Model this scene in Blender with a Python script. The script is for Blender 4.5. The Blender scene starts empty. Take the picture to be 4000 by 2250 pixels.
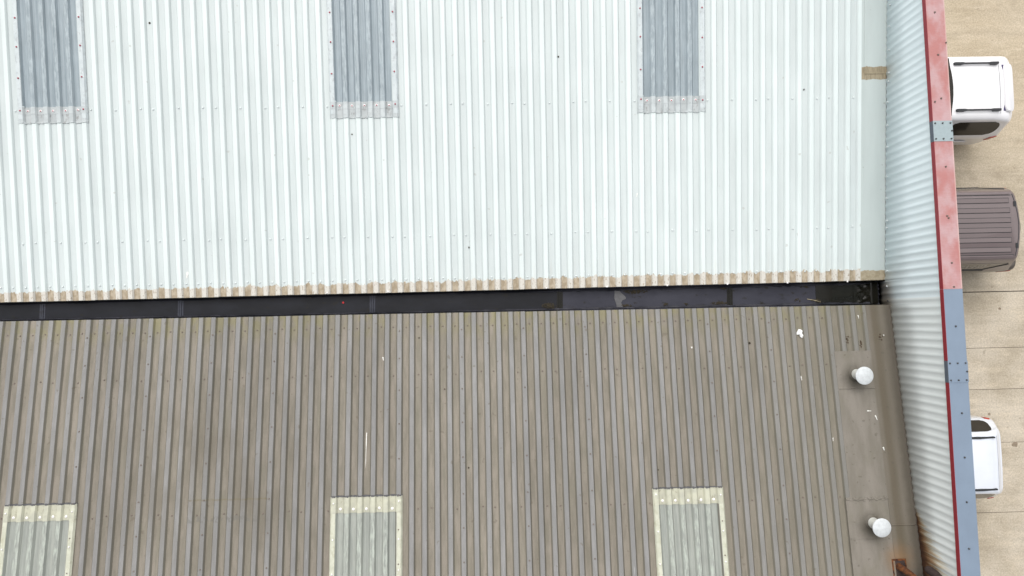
import bpy, bmesh, math, random
from mathutils import Matrix, Vector
R = math.radians
scene = bpy.context.scene
random.seed(7)

# ------------------------------------------------------------------ camera
CZ = 16.9
cam_d = bpy.data.cameras.new('camera')
cam = bpy.data.objects.new('camera', cam_d)
scene.collection.objects.link(cam)
cam_d.sensor_fit = 'HORIZONTAL'
cam_d.sensor_width = 36.0
cam_d.lens = 24.3
cam_d.clip_end = 2000
CR = (Matrix.Rotation(-.0221, 3, 'Z') @ Matrix.Rotation(-.0148, 3, 'Y') @ Matrix.Rotation(.0444, 3, 'X'))
cam.matrix_world = Matrix.Translation((0, 0, CZ)) @ CR.to_4x4()
scene.camera = cam

# ------------------------------------------------------------------ sky, sun, exposure
SUN_AZ, SUN_EL = -14.0, 56.0          # azimuth clockwise from +Y
world = bpy.data.worlds.new('World')
scene.world = world
world.use_nodes = True
wn, wl = world.node_tree.nodes, world.node_tree.links
wn.clear()
wo = wn.new('ShaderNodeOutputWorld')
wb = wn.new('ShaderNodeBackground')
sky = wn.new('ShaderNodeTexSky')
sky.sky_type = 'NISHITA'
sky.sun_disc = False
sky.sun_elevation = R(SUN_EL)
sky.sun_rotation = R(SUN_AZ)
sky.air_density = 1.0
sky.dust_density = 6.0
sky.ozone_density = 1.0
hs = wn.new('ShaderNodeHueSaturation')      # overcast: the blue is mostly washed out
hs.inputs['Saturation'].default_value = 0.22
wb.inputs['Strength'].default_value = 0.10
wl.new(sky.outputs[0], hs.inputs['Color'])
wl.new(hs.outputs[0], wb.inputs['Color'])
wl.new(wb.outputs[0], wo.inputs['Surface'])
sun_d = bpy.data.lights.new('sun', 'SUN')
sun_d.energy = 1.5
sun_d.angle = R(125)
sun_d.color = (1.0, 0.975, 0.94)
sun = bpy.data.objects.new('sun', sun_d)
scene.collection.objects.link(sun)
sdir = Vector((math.sin(R(SUN_AZ)) * math.cos(R(SUN_EL)), math.cos(R(SUN_AZ)) * math.cos(R(SUN_EL)), math.sin(R(SUN_EL))))
sun.rotation_euler = sdir.to_track_quat('Z', 'Y').to_euler()
sun.location = sdir * 60
scene.view_settings.view_transform = 'Standard'
scene.view_settings.look = 'None'
scene.view_settings.exposure = 0.46
scene.view_settings.gamma = 1.0
scene.view_settings.use_curve_mapping = False

# ------------------------------------------------------------------ helpers
COL = scene.collection
def link(o, parent=None):
    COL.objects.link(o)
    if parent is not None:
        o.parent = parent
    return o
def tag(o, label=None, cat=None, group=None, kind=None):
    if label: o['label'] = label
    if cat: o['category'] = cat
    if group: o['group'] = group
    if kind: o['kind'] = kind
    return o
def empty(name, loc=(0, 0, 0)):
    o = bpy.data.objects.new(name, None)
    o.empty_display_size = .1
    o.location = loc
    return link(o)
def part(name, data, parent):
    """link mesh `data` (vertices in world space) under a parent that may sit elsewhere"""
    o = bpy.data.objects.new(name, data)
    link(o, parent)
    if parent is not None:
        w = Vector((0, 0, 0)); p = parent
        while p is not None:
            w += p.location; p = p.parent
        o.location = -w
    return o
class MB:
    def __init__(s): s.v, s.f, s.m = [], [], []
    def add(s, vs, fs, m=0):
        n = len(s.v); s.v += [tuple(v) for v in vs]
        s.f += [tuple(i + n for i in f) for f in fs]; s.m += [m] * len(fs)
    def box(s, x0, x1, y0, y1, z0, z1, m=0):
        s.add([(x0,y0,z0),(x1,y0,z0),(x1,y1,z0),(x0,y1,z0),(x0,y0,z1),(x1,y0,z1),(x1,y1,z1),(x0,y1,z1)],
              [(0,3,2,1),(4,5,6,7),(0,1,5,4),(1,2,6,5),(2,3,7,6),(3,0,4,7)], m)
    def hexa(s, p, m=0):   # 8 points bottom 4 ccw, top 4 ccw
        s.add(p, [(0,3,2,1),(4,5,6,7),(0,1,5,4),(1,2,6,5),(2,3,7,6),(3,0,4,7)], m)
    def tube(s, a, b, r0, r1=None, n=16, caps=True, m=0):
        a, b = Vector(a), Vector(b); r1 = r0 if r1 is None else r1
        d = (b - a).normalized(); u = d.orthogonal().normalized(); w = d.cross(u)
        vs = []
        for p, r in ((a, r0), (b, r1)):
            for i in range(n):
                t = 2 * math.pi * i / n
                vs.append(p + (u * math.cos(t) + w * math.sin(t)) * r)
        fs = [(i, (i + 1) % n, n + (i + 1) % n, n + i) for i in range(n)]
        if caps: fs += [tuple(range(n))[::-1], tuple(range(n, 2 * n))]
        s.add(vs, fs, m)
    def lathe(s, c, prof, n=24, m=0, axis=None):
        """prof = [(r, h)], revolved about +Z (or axis) through c"""
        c = Vector(c); ax = Vector(axis or (0, 0, 1)).normalized()
        u = ax.orthogonal().normalized(); w = ax.cross(u)
        vs = []
        for r, h in prof:
            for i in range(n):
                t = 2 * math.pi * i / n
                vs.append(c + ax * h + (u * math.cos(t) + w * math.sin(t)) * r)
        fs = []
        for k in range(len(prof) - 1):
            for i in range(n):
                j = (i + 1) % n
                fs.append((k*n+i, k*n+j, (k+1)*n+j, (k+1)*n+i))
        fs += [tuple(range(n))[::-1], tuple(range((len(prof)-1)*n, len(prof)*n))]
        s.add(vs, fs, m)
    def mesh(s, name, mats, smooth=False):
        me = bpy.data.meshes.new(name)
        me.from_pydata(s.v, [], s.f)
        for m in (mats if isinstance(mats, (list, tuple)) else [mats]): me.materials.append(m)
        me.polygons.foreach_set('material_index', s.m)
        if smooth is True: me.polygons.foreach_set('use_smooth', [True] * len(s.f))
        me.validate(); me.update()
        bm = bmesh.new(); bm.from_mesh(me)
        bmesh.ops.recalc_face_normals(bm, faces=bm.faces)
        bm.to_mesh(me); bm.free()
        if smooth == 'angle': me.set_sharp_from_angle(angle=R(35)) ; me.polygons.foreach_set('use_smooth', [True] * len(me.polygons)) ; me.set_sharp_from_angle(angle=R(35))
        return me
    def build(s, name, mats, parent=None, smooth=False):
        return part(name, s.mesh(name, mats, smooth), parent)

# ray through a picture point (4000 x 2250) met with a real surface of the place
def ray(u, v): return CR @ Vector(((u - 2000) / 2700, -(v - 1125) / 2700, -1))
UZ0, US = CZ - 11.3855 - .0952 * .683, .0952        # pale roof pan plane: z = UZ0 + US*y
LZ0, LS = CZ - 11.2522 + .1364 * .1114 - .035, -.1364   # brown roof pan plane: z = LZ0 + LS*y
def zu(y): return UZ0 + US * y
def zl(y): return LZ0 + LS * y
def on_pale(u, v, h=0):
    d = ray(u, v); t = (CZ - UZ0 - h) / (US * d.y - d.z); return Vector((0, 0, CZ)) + d * t
def on_brown(u, v, h=0):
    d = ray(u, v); t = (CZ - LZ0 - h) / (LS * d.y - d.z); return Vector((0, 0, CZ)) + d * t
def on_level(u, v, z):
    d = ray(u, v); return Vector((0, 0, CZ)) + d * ((z - CZ) / d.z)
def on_wall(u, v, x=6.352):
    d = ray(u, v); return Vector((0, 0, CZ)) + d * (x / d.x)

# ------------------------------------------------------------------ materials
class NT:
    def __init__(s, name):
        s.m = bpy.data.materials.new(name); s.m.use_nodes = True
        s.t = s.m.node_tree; s.n = s.t.nodes; s.b = s.n['Principled BSDF']; s.out = s.n['Material Output']
    def node(s, ty, ins=None, **kw):
        nd = s.n.new('ShaderNode' + ty)
        for k, v in kw.items(): setattr(nd, k, v)
        for k, v in (ins or {}).items(): s.set(nd.inputs[k], v)
        return nd
    def set(s, sock, v):
        if isinstance(v, bpy.types.NodeSocket): s.t.links.new(v, sock)
        else:
            if isinstance(v, (tuple, list)) and sock.type == 'RGBA' and len(v) == 3: v = (*v, 1)
            sock.default_value = v
    def math(s, op, a, b=None, c=None, clamp=False):
        nd = s.n.new('ShaderNodeMath'); nd.operation = op; nd.use_clamp = clamp
        s.set(nd.inputs[0], a)
        if b is not None: s.set(nd.inputs[1], b)
        if c is not None: s.set(nd.inputs[2], c)
        return nd.outputs[0]
    def ss(s, a, b, x):   # smoothstep
        nd = s.n.new('ShaderNodeMapRange'); nd.interpolation_type = 'SMOOTHSTEP'
        s.set(nd.inputs[0], x); s.set(nd.inputs[1], a); s.set(nd.inputs[2], b)
        return nd.outputs[0]
    def mix(s, f, a, b, blend='MIX'):
        nd = s.n.new('ShaderNodeMix'); nd.data_type = 'RGBA'; nd.blend_type = blend
        s.set(nd.inputs[0], f); s.set(nd.inputs[6], a); s.set(nd.inputs[7], b)
        return nd.outputs[2]
    def pos(s):
        if not hasattr(s, '_p'):
            g = s.node('NewGeometry'); s._p = g.outputs['Position']
            sp = s.node('SeparateXYZ', {0: s._p}); s._x, s._y, s._z = sp.outputs
        return s._p
    def noise(s, scale=1.0, vec=(1, 1, 1), detail=3, rough=.55, off=(0, 0, 0)):
        mp = s.node('Mapping', {0: s.pos(), 'Scale': vec, 'Location': off})
        nd = s.node('TexNoise', {'Vector': mp.outputs[0], 'Scale': scale, 'Detail': detail, 'Roughness': rough})
        return nd.outputs[0]
    def rand(s): return s.node('ObjectInfo').outputs['Random']
    def var(s, col, n, lo, hi):   # multiply colour by lo..hi along a noise
        f = s.node('MapRange', {0: n, 1: .3, 2: .7, 3: lo, 4: hi}).outputs[0]
        c = s.node('CombineXYZ', {0: f, 1: f, 2: f})
        return s.mix(1.0, col, c.outputs[0], 'MULTIPLY')
    def done(s, col, rough=.5, metal=0, spec=.5, bump=None, bs=.2, bd=.01, coat=0):
        s.set(s.b.inputs['Base Color'], col); s.set(s.b.inputs['Roughness'], rough)
        s.set(s.b.inputs['Metallic'], metal); s.set(s.b.inputs['Specular IOR Level'], spec)
        s.set(s.b.inputs['Coat Weight'], coat)
        if bump is not None:
            bp = s.node('Bump', {'Height': bump, 'Strength': bs, 'Distance': bd}); s.set(s.b.inputs['Normal'], bp.outputs[0])
        return s.m
def plain(name, col, rough=.5, metal=0, spec=.5, amp=.06, scale=20, coat=0):
    t = NT(name)
    return t.done(t.var(col, t.noise(scale), 1 - amp, 1 + amp), rough, metal, spec, coat=coat)

def mat_pale():
    t = NT('pale_painted_steel'); t.pos()
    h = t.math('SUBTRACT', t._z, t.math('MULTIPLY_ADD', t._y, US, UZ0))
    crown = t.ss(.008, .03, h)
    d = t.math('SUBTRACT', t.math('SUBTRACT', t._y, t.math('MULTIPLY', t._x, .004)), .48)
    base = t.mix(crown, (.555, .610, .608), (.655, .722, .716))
    base = t.var(base, t.noise(1, (11, .35, 9), 4), .945, 1.035)
    base = t.var(base, t.noise(1.1, (1, 1, 1), 3), .97, 1.03)
    base = t.var(base, t.noise(160, (1, 1, 1), 2), .975, 1.025)
    pale = t.node('MapRange', {0: t.rand(), 3: .965, 4: 1.02}).outputs[0]
    base = t.mix(1, base, t.node('CombineXYZ', {0: pale, 1: pale, 2: pale}).outputs[0], 'MULTIPLY')
    # small dirt specks
    sp = t.ss(.76, .80, t.noise(9, (1, 1, 1), 1, off=(3, 1, 0)))
    base = t.mix(t.math('MULTIPLY', sp, .35), base, (.33, .32, .28))
    # bare grimy band along the eave where the coating stops, ragged edge
    e = t.math('MULTIPLY_ADD', t.noise(5.5, (1, .0, .0), 4, .7), .30, -.012)
    e = t.math('MULTIPLY_ADD', t.noise(60, (1, .4, .0), 2), .03, e)
    e = t.math('ADD', e, t.math('MULTIPLY', t.ss(-6, 5, t._x), .025))
    g = t.math('SUBTRACT', 1.0, t.ss(t.math('SUBTRACT', e, .007), t.math('ADD', e, .007), d))
    n2 = t.noise(14, (1, .6, 1), 4, .65)
    gp = t.mix(t.ss(.35, .65, n2), (.27, .205, .125), (.43, .36, .26))
    gc = t.mix(t.ss(.55, .68, t.noise(45, (1, .5, 1), 3, .7)), (.58, .555, .50), (.29, .22, .14))
    gcol = t.mix(t.ss(.002, .012, h), gp, gc)
    streak = t.math('MULTIPLY', t.math('SUBTRACT', 1.0, t.ss(.1, .75, d)), t.ss(.5, .75, t.noise(1, (30, 1.5, 1), 2)))
    base = t.mix(t.math('MULTIPLY', streak, .16), base, (.48, .43, .34))
    base = t.mix(t.math('MULTIPLY', g, .93), base, gcol)
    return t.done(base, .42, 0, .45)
def mat_brown():
    t = NT('weathered_brown_steel'); t.pos()
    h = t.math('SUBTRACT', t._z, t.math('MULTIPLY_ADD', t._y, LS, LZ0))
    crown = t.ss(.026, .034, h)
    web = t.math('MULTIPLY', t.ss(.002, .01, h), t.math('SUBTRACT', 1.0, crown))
    d = t.math('SUBTRACT', .105, t._y)                     # metres up from the eave
    n1 = t.noise(1, (14, 1.3, 14), 4, .6)
    pan = t.mix(t.ss(.35, .65, n1), (.180, .163, .130), (.230, .205, .170))
    pan = t.mix(t.math('MULTIPLY', t.ss(.5, .7, t.noise(1, (7, .8, 1), 3)), .4), pan, (.175, .168, .125))
    cr = t.mix(t.ss(.4, .7, t.noise(1, (10, 1.0, 10), 4, .6, (5, 0, 0))), (.203, .201, .196), (.242, .239, .235))
    col = t.mix(crown, pan, cr)
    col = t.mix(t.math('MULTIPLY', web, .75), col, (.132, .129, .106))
    # green algae near the gutter
    ga = t.math('MULTIPLY', t.math('SUBTRACT', 1.0, t.ss(.0, .55, d)), t.ss(.40, .62, t.noise(7, (1, .5, 1), 4)))
    col = t.mix(t.math('MULTIPLY', ga, t.math('MULTIPLY_ADD', crown, -.55, .65)), col, (.20, .185, .09))
    # towards the parapet the roof is greener and dirtier
    gx = t.ss(2.0, 6.2, t._x)
    col = t.mix(t.math('MULTIPLY', gx, .40), col, (.175, .162, .122))
    col = t.var(col, t.noise(1, (2.2, .5, 1), 4), .92, 1.08)
    rr_ = t.node('MapRange', {0: t.rand(), 3: .94, 4: 1.06}).outputs[0]
    col = t.mix(1, col, t.node('CombineXYZ', {0: rr_, 1: rr_, 2: rr_}).outputs[0], 'MULTIPLY')
    col = t.var(col, t.noise(140, (1, 1, 1), 2), .90, 1.10)
    sp = t.ss(.72, .77, t.noise(11, (1, 1, 1), 1, off=(1, 4, 0)))
    col = t.mix(t.math('MULTIPLY', sp, .5), col, (.13, .11, .08))
    dpx = t.math('SUBTRACT', 1.0, t.ss(.6, 2.2, t.math('ABSOLUTE', t.math('ADD', t._x, 4.6))))
    dpy = t.math('SUBTRACT', 1.0, t.ss(.5, 1.6, t.math('ABSOLUTE', t.math('ADD', t._y, 2.3))))
    dp = t.math('MULTIPLY', t.math('MULTIPLY', dpx, dpy), t.ss(.35, .65, t.noise(1, (2, .9, 1), 4)))
    col = t.mix(t.math('MULTIPLY', dp, .45), col, (.13, .115, .088))
    # worn pale scratches along the crown arrises
    sc = t.math('MULTIPLY', t.math('MULTIPLY', crown, t.ss(.66, .74, t.noise(1, (60, 3, 1), 3, .6))), .55)
    col = t.mix(sc, col, (.38, .38, .38))
    # moss line and patch of old sealant below the purlin, left of the middle rooflight
    mx = t.math('MULTIPLY', t.ss(-4.95, -4.85, t._x), t.math('SUBTRACT', 1.0, t.ss(-3.72, -3.6, t._x)))
    dy = t.math('ABSOLUTE', t.math('ADD', t._y, 2.70))
    ml = t.math('MULTIPLY', t.math('SUBTRACT', 1.0, t.ss(.008, .045, t.math('MULTIPLY_ADD', t.noise(22), .04, dy))), mx)
    col = t.mix(t.math('MULTIPLY', ml, .6), col, (.15, .125, .06))
    dy2 = t.math('ABSOLUTE', t.math('ADD', t._y, 2.985))
    m2 = t.math('MULTIPLY', t.math('MULTIPLY', t.math('SUBTRACT', 1.0, t.ss(.03, .06, dy2)), mx), t.ss(.48, .56, t.noise(18)))
    col = t.mix(t.math('MULTIPLY', m2, .55), col, (.14, .135, .12))
    return t.done(col, .62, 0, .35, bump=t.noise(220, (1, 1, 1), 2), bs=.12, bd=.004)
def mat_flash_brown():
    t = NT('weathered_flashing'); t.pos()
    n1 = t.noise(1, (6, 1.2, 6), 4, .6)
    col = t.mix(t.ss(.3, .7, n1), (.165, .150, .124), (.215, .195, .168))
    col = t.mix(t.math('MULTIPLY', t.ss(.5, .72, t.noise(2.6, (1, .6, 1), 4)), .55), col, (.15, .142, .098))
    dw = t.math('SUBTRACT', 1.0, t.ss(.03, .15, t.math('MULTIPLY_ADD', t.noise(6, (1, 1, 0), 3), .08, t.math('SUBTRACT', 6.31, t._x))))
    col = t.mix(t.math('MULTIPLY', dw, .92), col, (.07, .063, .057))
    br = t.math('MULTIPLY', t.ss(6.0, 6.06, t._x), t.math('SUBTRACT', 1.0, t.ss(6.1, 6.2, t._x)))
    col = t.mix(t.math('MULTIPLY', t.ss(5.94, 5.98, t._x), .6), col, (.125, .107, .08))
    col = t.mix(t.math('MULTIPLY', br, .55), col, (.095, .075, .047))
    # dark ragged patch round each of the two vent pipes, shifted down and left
    for (vx, vy) in ((5.68, -1.02), (5.68, -3.285)):
        dx = t.math('SUBTRACT', t._x, vx - .03); dyy = t.math('SUBTRACT', t._y, vy - .06)
        r = t.math('SQRT', t.math('ADD', t.math('MULTIPLY', dx, dx), t.math('MULTIPLY', dyy, dyy)))
        k = t.math('SUBTRACT', 1.0, t.ss(.08, .34, t.math('MULTIPLY_ADD', t.noise(9), .10, r)))
        col = t.mix(t.math('MULTIPLY', k, .85), col, (.05, .044, .032))
    # rust creeping from the flue opening
    dx = t.math('SUBTRACT', t._x, 6.02); dyy = t.math('ADD', t._y, 3.82)
    r = t.math('SQRT', t.math('ADD', t.math('MULTIPLY', dx, dx), t.math('MULTIPLY', dyy, dyy)))
    k = t.math('SUBTRACT', 1.0, t.ss(.05, .42, t.math('MULTIPLY_ADD', t.noise(8), .15, r)))
    col = t.mix(t.math('MULTIPLY', k, .55), col, (.27, .15, .065))
    col = t.var(col, t.noise(130, (1, 1, 1), 2), .92, 1.08)
    sp = t.ss(.70, .75, t.noise(14, (1, 1, 1), 1))
    col = t.mix(t.math('MULTIPLY', sp, .5), col, (.10, .09, .07))
    return t.done(col, .6, 0, .35, bump=t.noise(3, (1, 1, 1), 3), bs=.15, bd=.01)
def mat_flash_pale():
    t = NT('pale_flashing'); t.pos()
    col = t.var((.475, .53, .52), t.noise(1, (5, .8, 5), 4), .95, 1.04)
    col = t.var(col, t.noise(150), .97, 1.03)
    sp = t.ss(.75, .79, t.noise(12, (1, 1, 1), 1, off=(2, 2, 0)))
    col = t.mix(t.math('MULTIPLY', sp, .6), col, (.22, .21, .19))
    d = t.math('SUBTRACT', t._y, .50)
    e = t.math('MULTIPLY_ADD', t.noise(5, (1, .0, .0), 3, .6), .16, .08)
    g = t.math('SUBTRACT', 1.0, t.ss(t.math('SUBTRACT', e, .006), t.math('ADD', e, .006), d))
    gp = t.mix(t.ss(.35, .65, t.noise(12, (1, 1, 1), 4, .65)), (.27, .215, .13), (.38, .32, .22))
    col = t.mix(t.math('MULTIPLY', g, .92), col, gp)
    # old sealant smear over the lap joint at y = 3.87
    dy = t.math('ABSOLUTE', t.math('SUBTRACT', t._y, 3.875))
    s = t.math('SUBTRACT', 1.0, t.ss(.125, .137, t.math('MULTIPLY_ADD', t.noise(9, (1, .0, .0), 3), .06, dy)))
    sc = t.mix(t.ss(.4, .6, t.noise(1, (60, 8, 1), 3)), (.25, .20, .125), (.34, .28, .185))
    col = t.mix(t.math('MULTIPLY', s, .95), col, sc)
    return t.done(col, .45, 0, .4)
def mat_wall():
    t = NT('parapet_cladding_paint'); t.pos()
    cool = t.ss(.17, .19, t._y)
    col = t.mix(cool, (.775, .825, .825), (.755, .845, .88))
    col = t.var(col, t.noise(1, (1, 22, 1.2), 3), .96, 1.03)
    col = t.var(col, t.noise(140), .97, 1.03)
    # height above the roof line
    zr = t.math('MAXIMUM', t.math('MULTIPLY_ADD', t._y, US, UZ0), t.math('MULTIPLY_ADD', t._y, LS, LZ0))
    hb = t.math('SUBTRACT', t._z, zr)
    # dirt splash near the gutter end
    gy = t.math('MULTIPLY', t.ss(-.1, .12, t._y), t.math('SUBTRACT', 1.0, t.ss(.42, .52, t._y)))
    gd = t.math('MULTIPLY', gy, t.math('SUBTRACT', 1.0, t.ss(-.05, .30, hb)))
    gd = t.math('MULTIPLY', gd, t.math('MULTIPLY_ADD', t.noise(1, (1, 25, 2), 3), .8, .4))
    col = t.mix(t.math('MULTIPLY', gd, .85, clamp=True), col, (.33, .255, .17))
    # faint dirt at the foot of the sheets
    fd = t.math('MULTIPLY', t.math('SUBTRACT', 1.0, t.ss(.03, .14, hb)), t.math('SUBTRACT', 1.0, cool))
    col = t.mix(t.math('MULTIPLY', fd, .35), col, (.40, .33, .22))
    # rust eating up from the foot towards the flue
    ry = t.math('SUBTRACT', 1.0, t.ss(-3.85, -2.95, t._y))
    n = t.noise(1, (1, 34, 2), 4, .7)
    reach = t.math('MULTIPLY_ADD', ry, .62, .06)
    q = t.math('DIVIDE', t.math('SUBTRACT', hb, .04), t.math('MAXIMUM', .02, t.math('MULTIPLY', reach, t.math('MULTIPLY_ADD', n, 2.6, -.45))))
    yel = t.math('MULTIPLY', t.math('SUBTRACT', 1.0, t.ss(.45, 1.35, q)), t.ss(.02, .18, ry))
    orr = t.math('MULTIPLY', t.math('SUBTRACT', 1.0, t.ss(.28, .80, q)), t.ss(.04, .25, ry))
    dk = t.math('MULTIPLY', t.math('SUBTRACT', 1.0, t.ss(.12, .44, q)), t.ss(.03, .12, ry))
    col = t.mix(t.math('MULTIPLY', yel, .6), col, (.52, .36, .10))
    col = t.mix(t.math('MULTIPLY', orr, .75), col, (.36, .14, .025))
    col = t.mix(t.math('MULTIPLY', dk, .9), col, (.105, .042, .025))
    return t.done(col, .45, 0, .4)
def mat_red_top():
    t = NT('faded_red_paint'); t.pos()
    n = t.noise(2.6, (1.5, 1, 1), 4, .6)
    col = t.mix(t.ss(.38, .66, n), (.40, .165, .155), (.455, .29, .295))
    col = t.mix(t.math('MULTIPLY', t.ss(.5, .7, t.noise(1.3, (1, 1, 1), 2, off=(4, 0, 0))), .45), col, (.49, .35, .37))
    col = t.var(col, t.noise(1, (12, 70, 1), 3), .95, 1.05)
    edge = t.ss(6.59, 6.605, t._x)
    col = t.mix(t.math('MULTIPLY', edge, .5), col, (.62, .46, .42))
    return t.done(col, .48, 0, .5)
def mat_blue():
    t = NT('blue_grey_paint'); t.pos()
    col = t.var((.185, .24, .315), t.noise(3, (1, 1, 1), 3), .95, 1.05)
    col = t.var(col, t.noise(120), .97, 1.03)
    return t.done(col, .5, 0, .45)
def mat_grp(name, c0, c1, chalk, crown_lo, zz0, sl, through=.22):
    t = NT(name); t.pos()
    h = t.math('SUBTRACT', t._z, t.math('MULTIPLY_ADD', t._y, sl, zz0))
    crown = t.ss(crown_lo, crown_lo + .008, h)
    col = t.mix(t.ss(.3, .7, t.noise(1, (35, .5, 1), 4, .6)), c0, c1)
    col = t.mix(t.math('MULTIPLY', crown, t.ss(.42, .62, t.noise(1, (40, 6, 1), 4, .7))), col, chalk)
    col = t.var(col, t.noise(9, (1, .3, 1), 3), .92, 1.08)
    col = t.var(col, t.noise(1, (90, 5, 1), 3, .7), .93, 1.07)
    t.done(col, .3, 0, .5)
    tr = t.node('BsdfTransparent', {0: (.85, .9, .9)})
    mx = t.node('MixShader', {0: 1 - through, 1: tr.outputs[0], 2: t.b.outputs[0]})
    t.t.links.new(mx.outputs[0], t.out.inputs[0])
    return t.m
def mat_lap(name, c0, c1, dirt, amt, plane=None):
    t = NT(name); t.pos()
    col = t.mix(t.ss(.35, .65, t.noise(7, (1, 1, 1), 4)), c0, c1)
    n = t.ss(.50, .66, t.noise(12, (1.5, 1, 1), 5, .7))
    if plane:
        h = t.math('SUBTRACT', t._z, t.math('MULTIPLY_ADD', t._y, plane[1], plane[0]))
        n = t.math('MULTIPLY', t.math('MAXIMUM', n, .35), t.math('MULTIPLY_ADD', t.ss(.012, .03, h), -.65, 1.0))
    col = t.mix(t.math('MULTIPLY', n, amt), col, dirt)
    return t.done(col, .4, 0, .45)
def mat_concrete():
    t = NT('yard_concrete'); t.pos()
    col = t.mix(t.ss(.3, .7, t.noise(.9, (1, 1, 1), 5, .6)), (.40, .345, .262), (.52, .462, .375))
    warm = t.ss(1.5, 5.0, t._y)
    col = t.mix(t.math('MULTIPLY', warm, .55), col, (.435, .355, .24))
    col = t.mix(t.math('MULTIPLY', t.ss(.5, .7, t.noise(2.2, (1, 2.5, 1), 4, off=(7, 0, 0))), .35), col, (.60, .52, .40))
    col = t.var(col, t.noise(26, (1, 1, 1), 4, .75), .76, 1.24)
    col = t.var(col, t.noise(90, (1, 1, 1), 2, .7), .82, 1.18)
    col = t.var(col, t.noise(1, (.5, 5, 1), 4, .65, (2, 0, 0)), .90, 1.10)
    col = t.mix(t.math('MULTIPLY', t.ss(.55, .70, t.noise(1.6, (1, 1, 1), 5, .7, (9, 2, 0))), .45), col, (.30, .25, .18))
    pb = t.ss(.70, .73, t.noise(38, (1, 1, 1), 1)); col = t.mix(t.math('MULTIPLY', pb, .6), col, (.68, .62, .5))
    st = t.ss(.68, .76, t.noise(5, (1, 1, 1), 2, off=(0, 3, 0))); col = t.mix(t.math('MULTIPLY', st, .4), col, (.17, .14, .10))
    return t.done(col, .85, 0, .25, bump=t.noise(60, (1, 1, 1), 3), bs=.3, bd=.006)
def mat_gutter(name, c0, c1, rough, moss=.0):
    t = NT(name); t.pos()
    col = t.mix(t.ss(.3, .7, t.noise(2.0, (1, 2, 1), 4)), c0, c1)
    if moss:
        k = t.math('MULTIPLY', t.ss(.58, .68, t.noise(6, (1, 1.4, 1), 5, .7)), moss)
        col = t.mix(k, col, (.014, .012, .007))
    col = t.var(col, t.noise(90), .88, 1.12)
    return t.done(col, rough, 0, .22, bump=t.noise(4, (1, 1, 1), 3), bs=.25, bd=.01)
def mat_rust(name='rusty_steel', c0=(.045, .02, .014), c1=(.17, .062, .02)):
    t = NT(name)
    col = t.mix(t.ss(.35, .65, t.noise(14, (1, 1, 1), 5, .7)), c0, c1)
    return t.done(col, .8, 0, .3, bump=t.noise(80), bs=.3, bd=.004)
def mat_paint(name, col, rough=.25, amp=.03):
    t = NT(name)
    c = t.var(col, t.noise(2.5), 1 - amp, 1 + amp)
    return t.done(c, rough, 0, .5, coat=.6)
def mat_glass_car():
    t = NT('tinted_car_glass')
    return t.done(t.var((.022, .019, .015), t.noise(3), .8, 1.2), .08, 0, .3)

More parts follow.
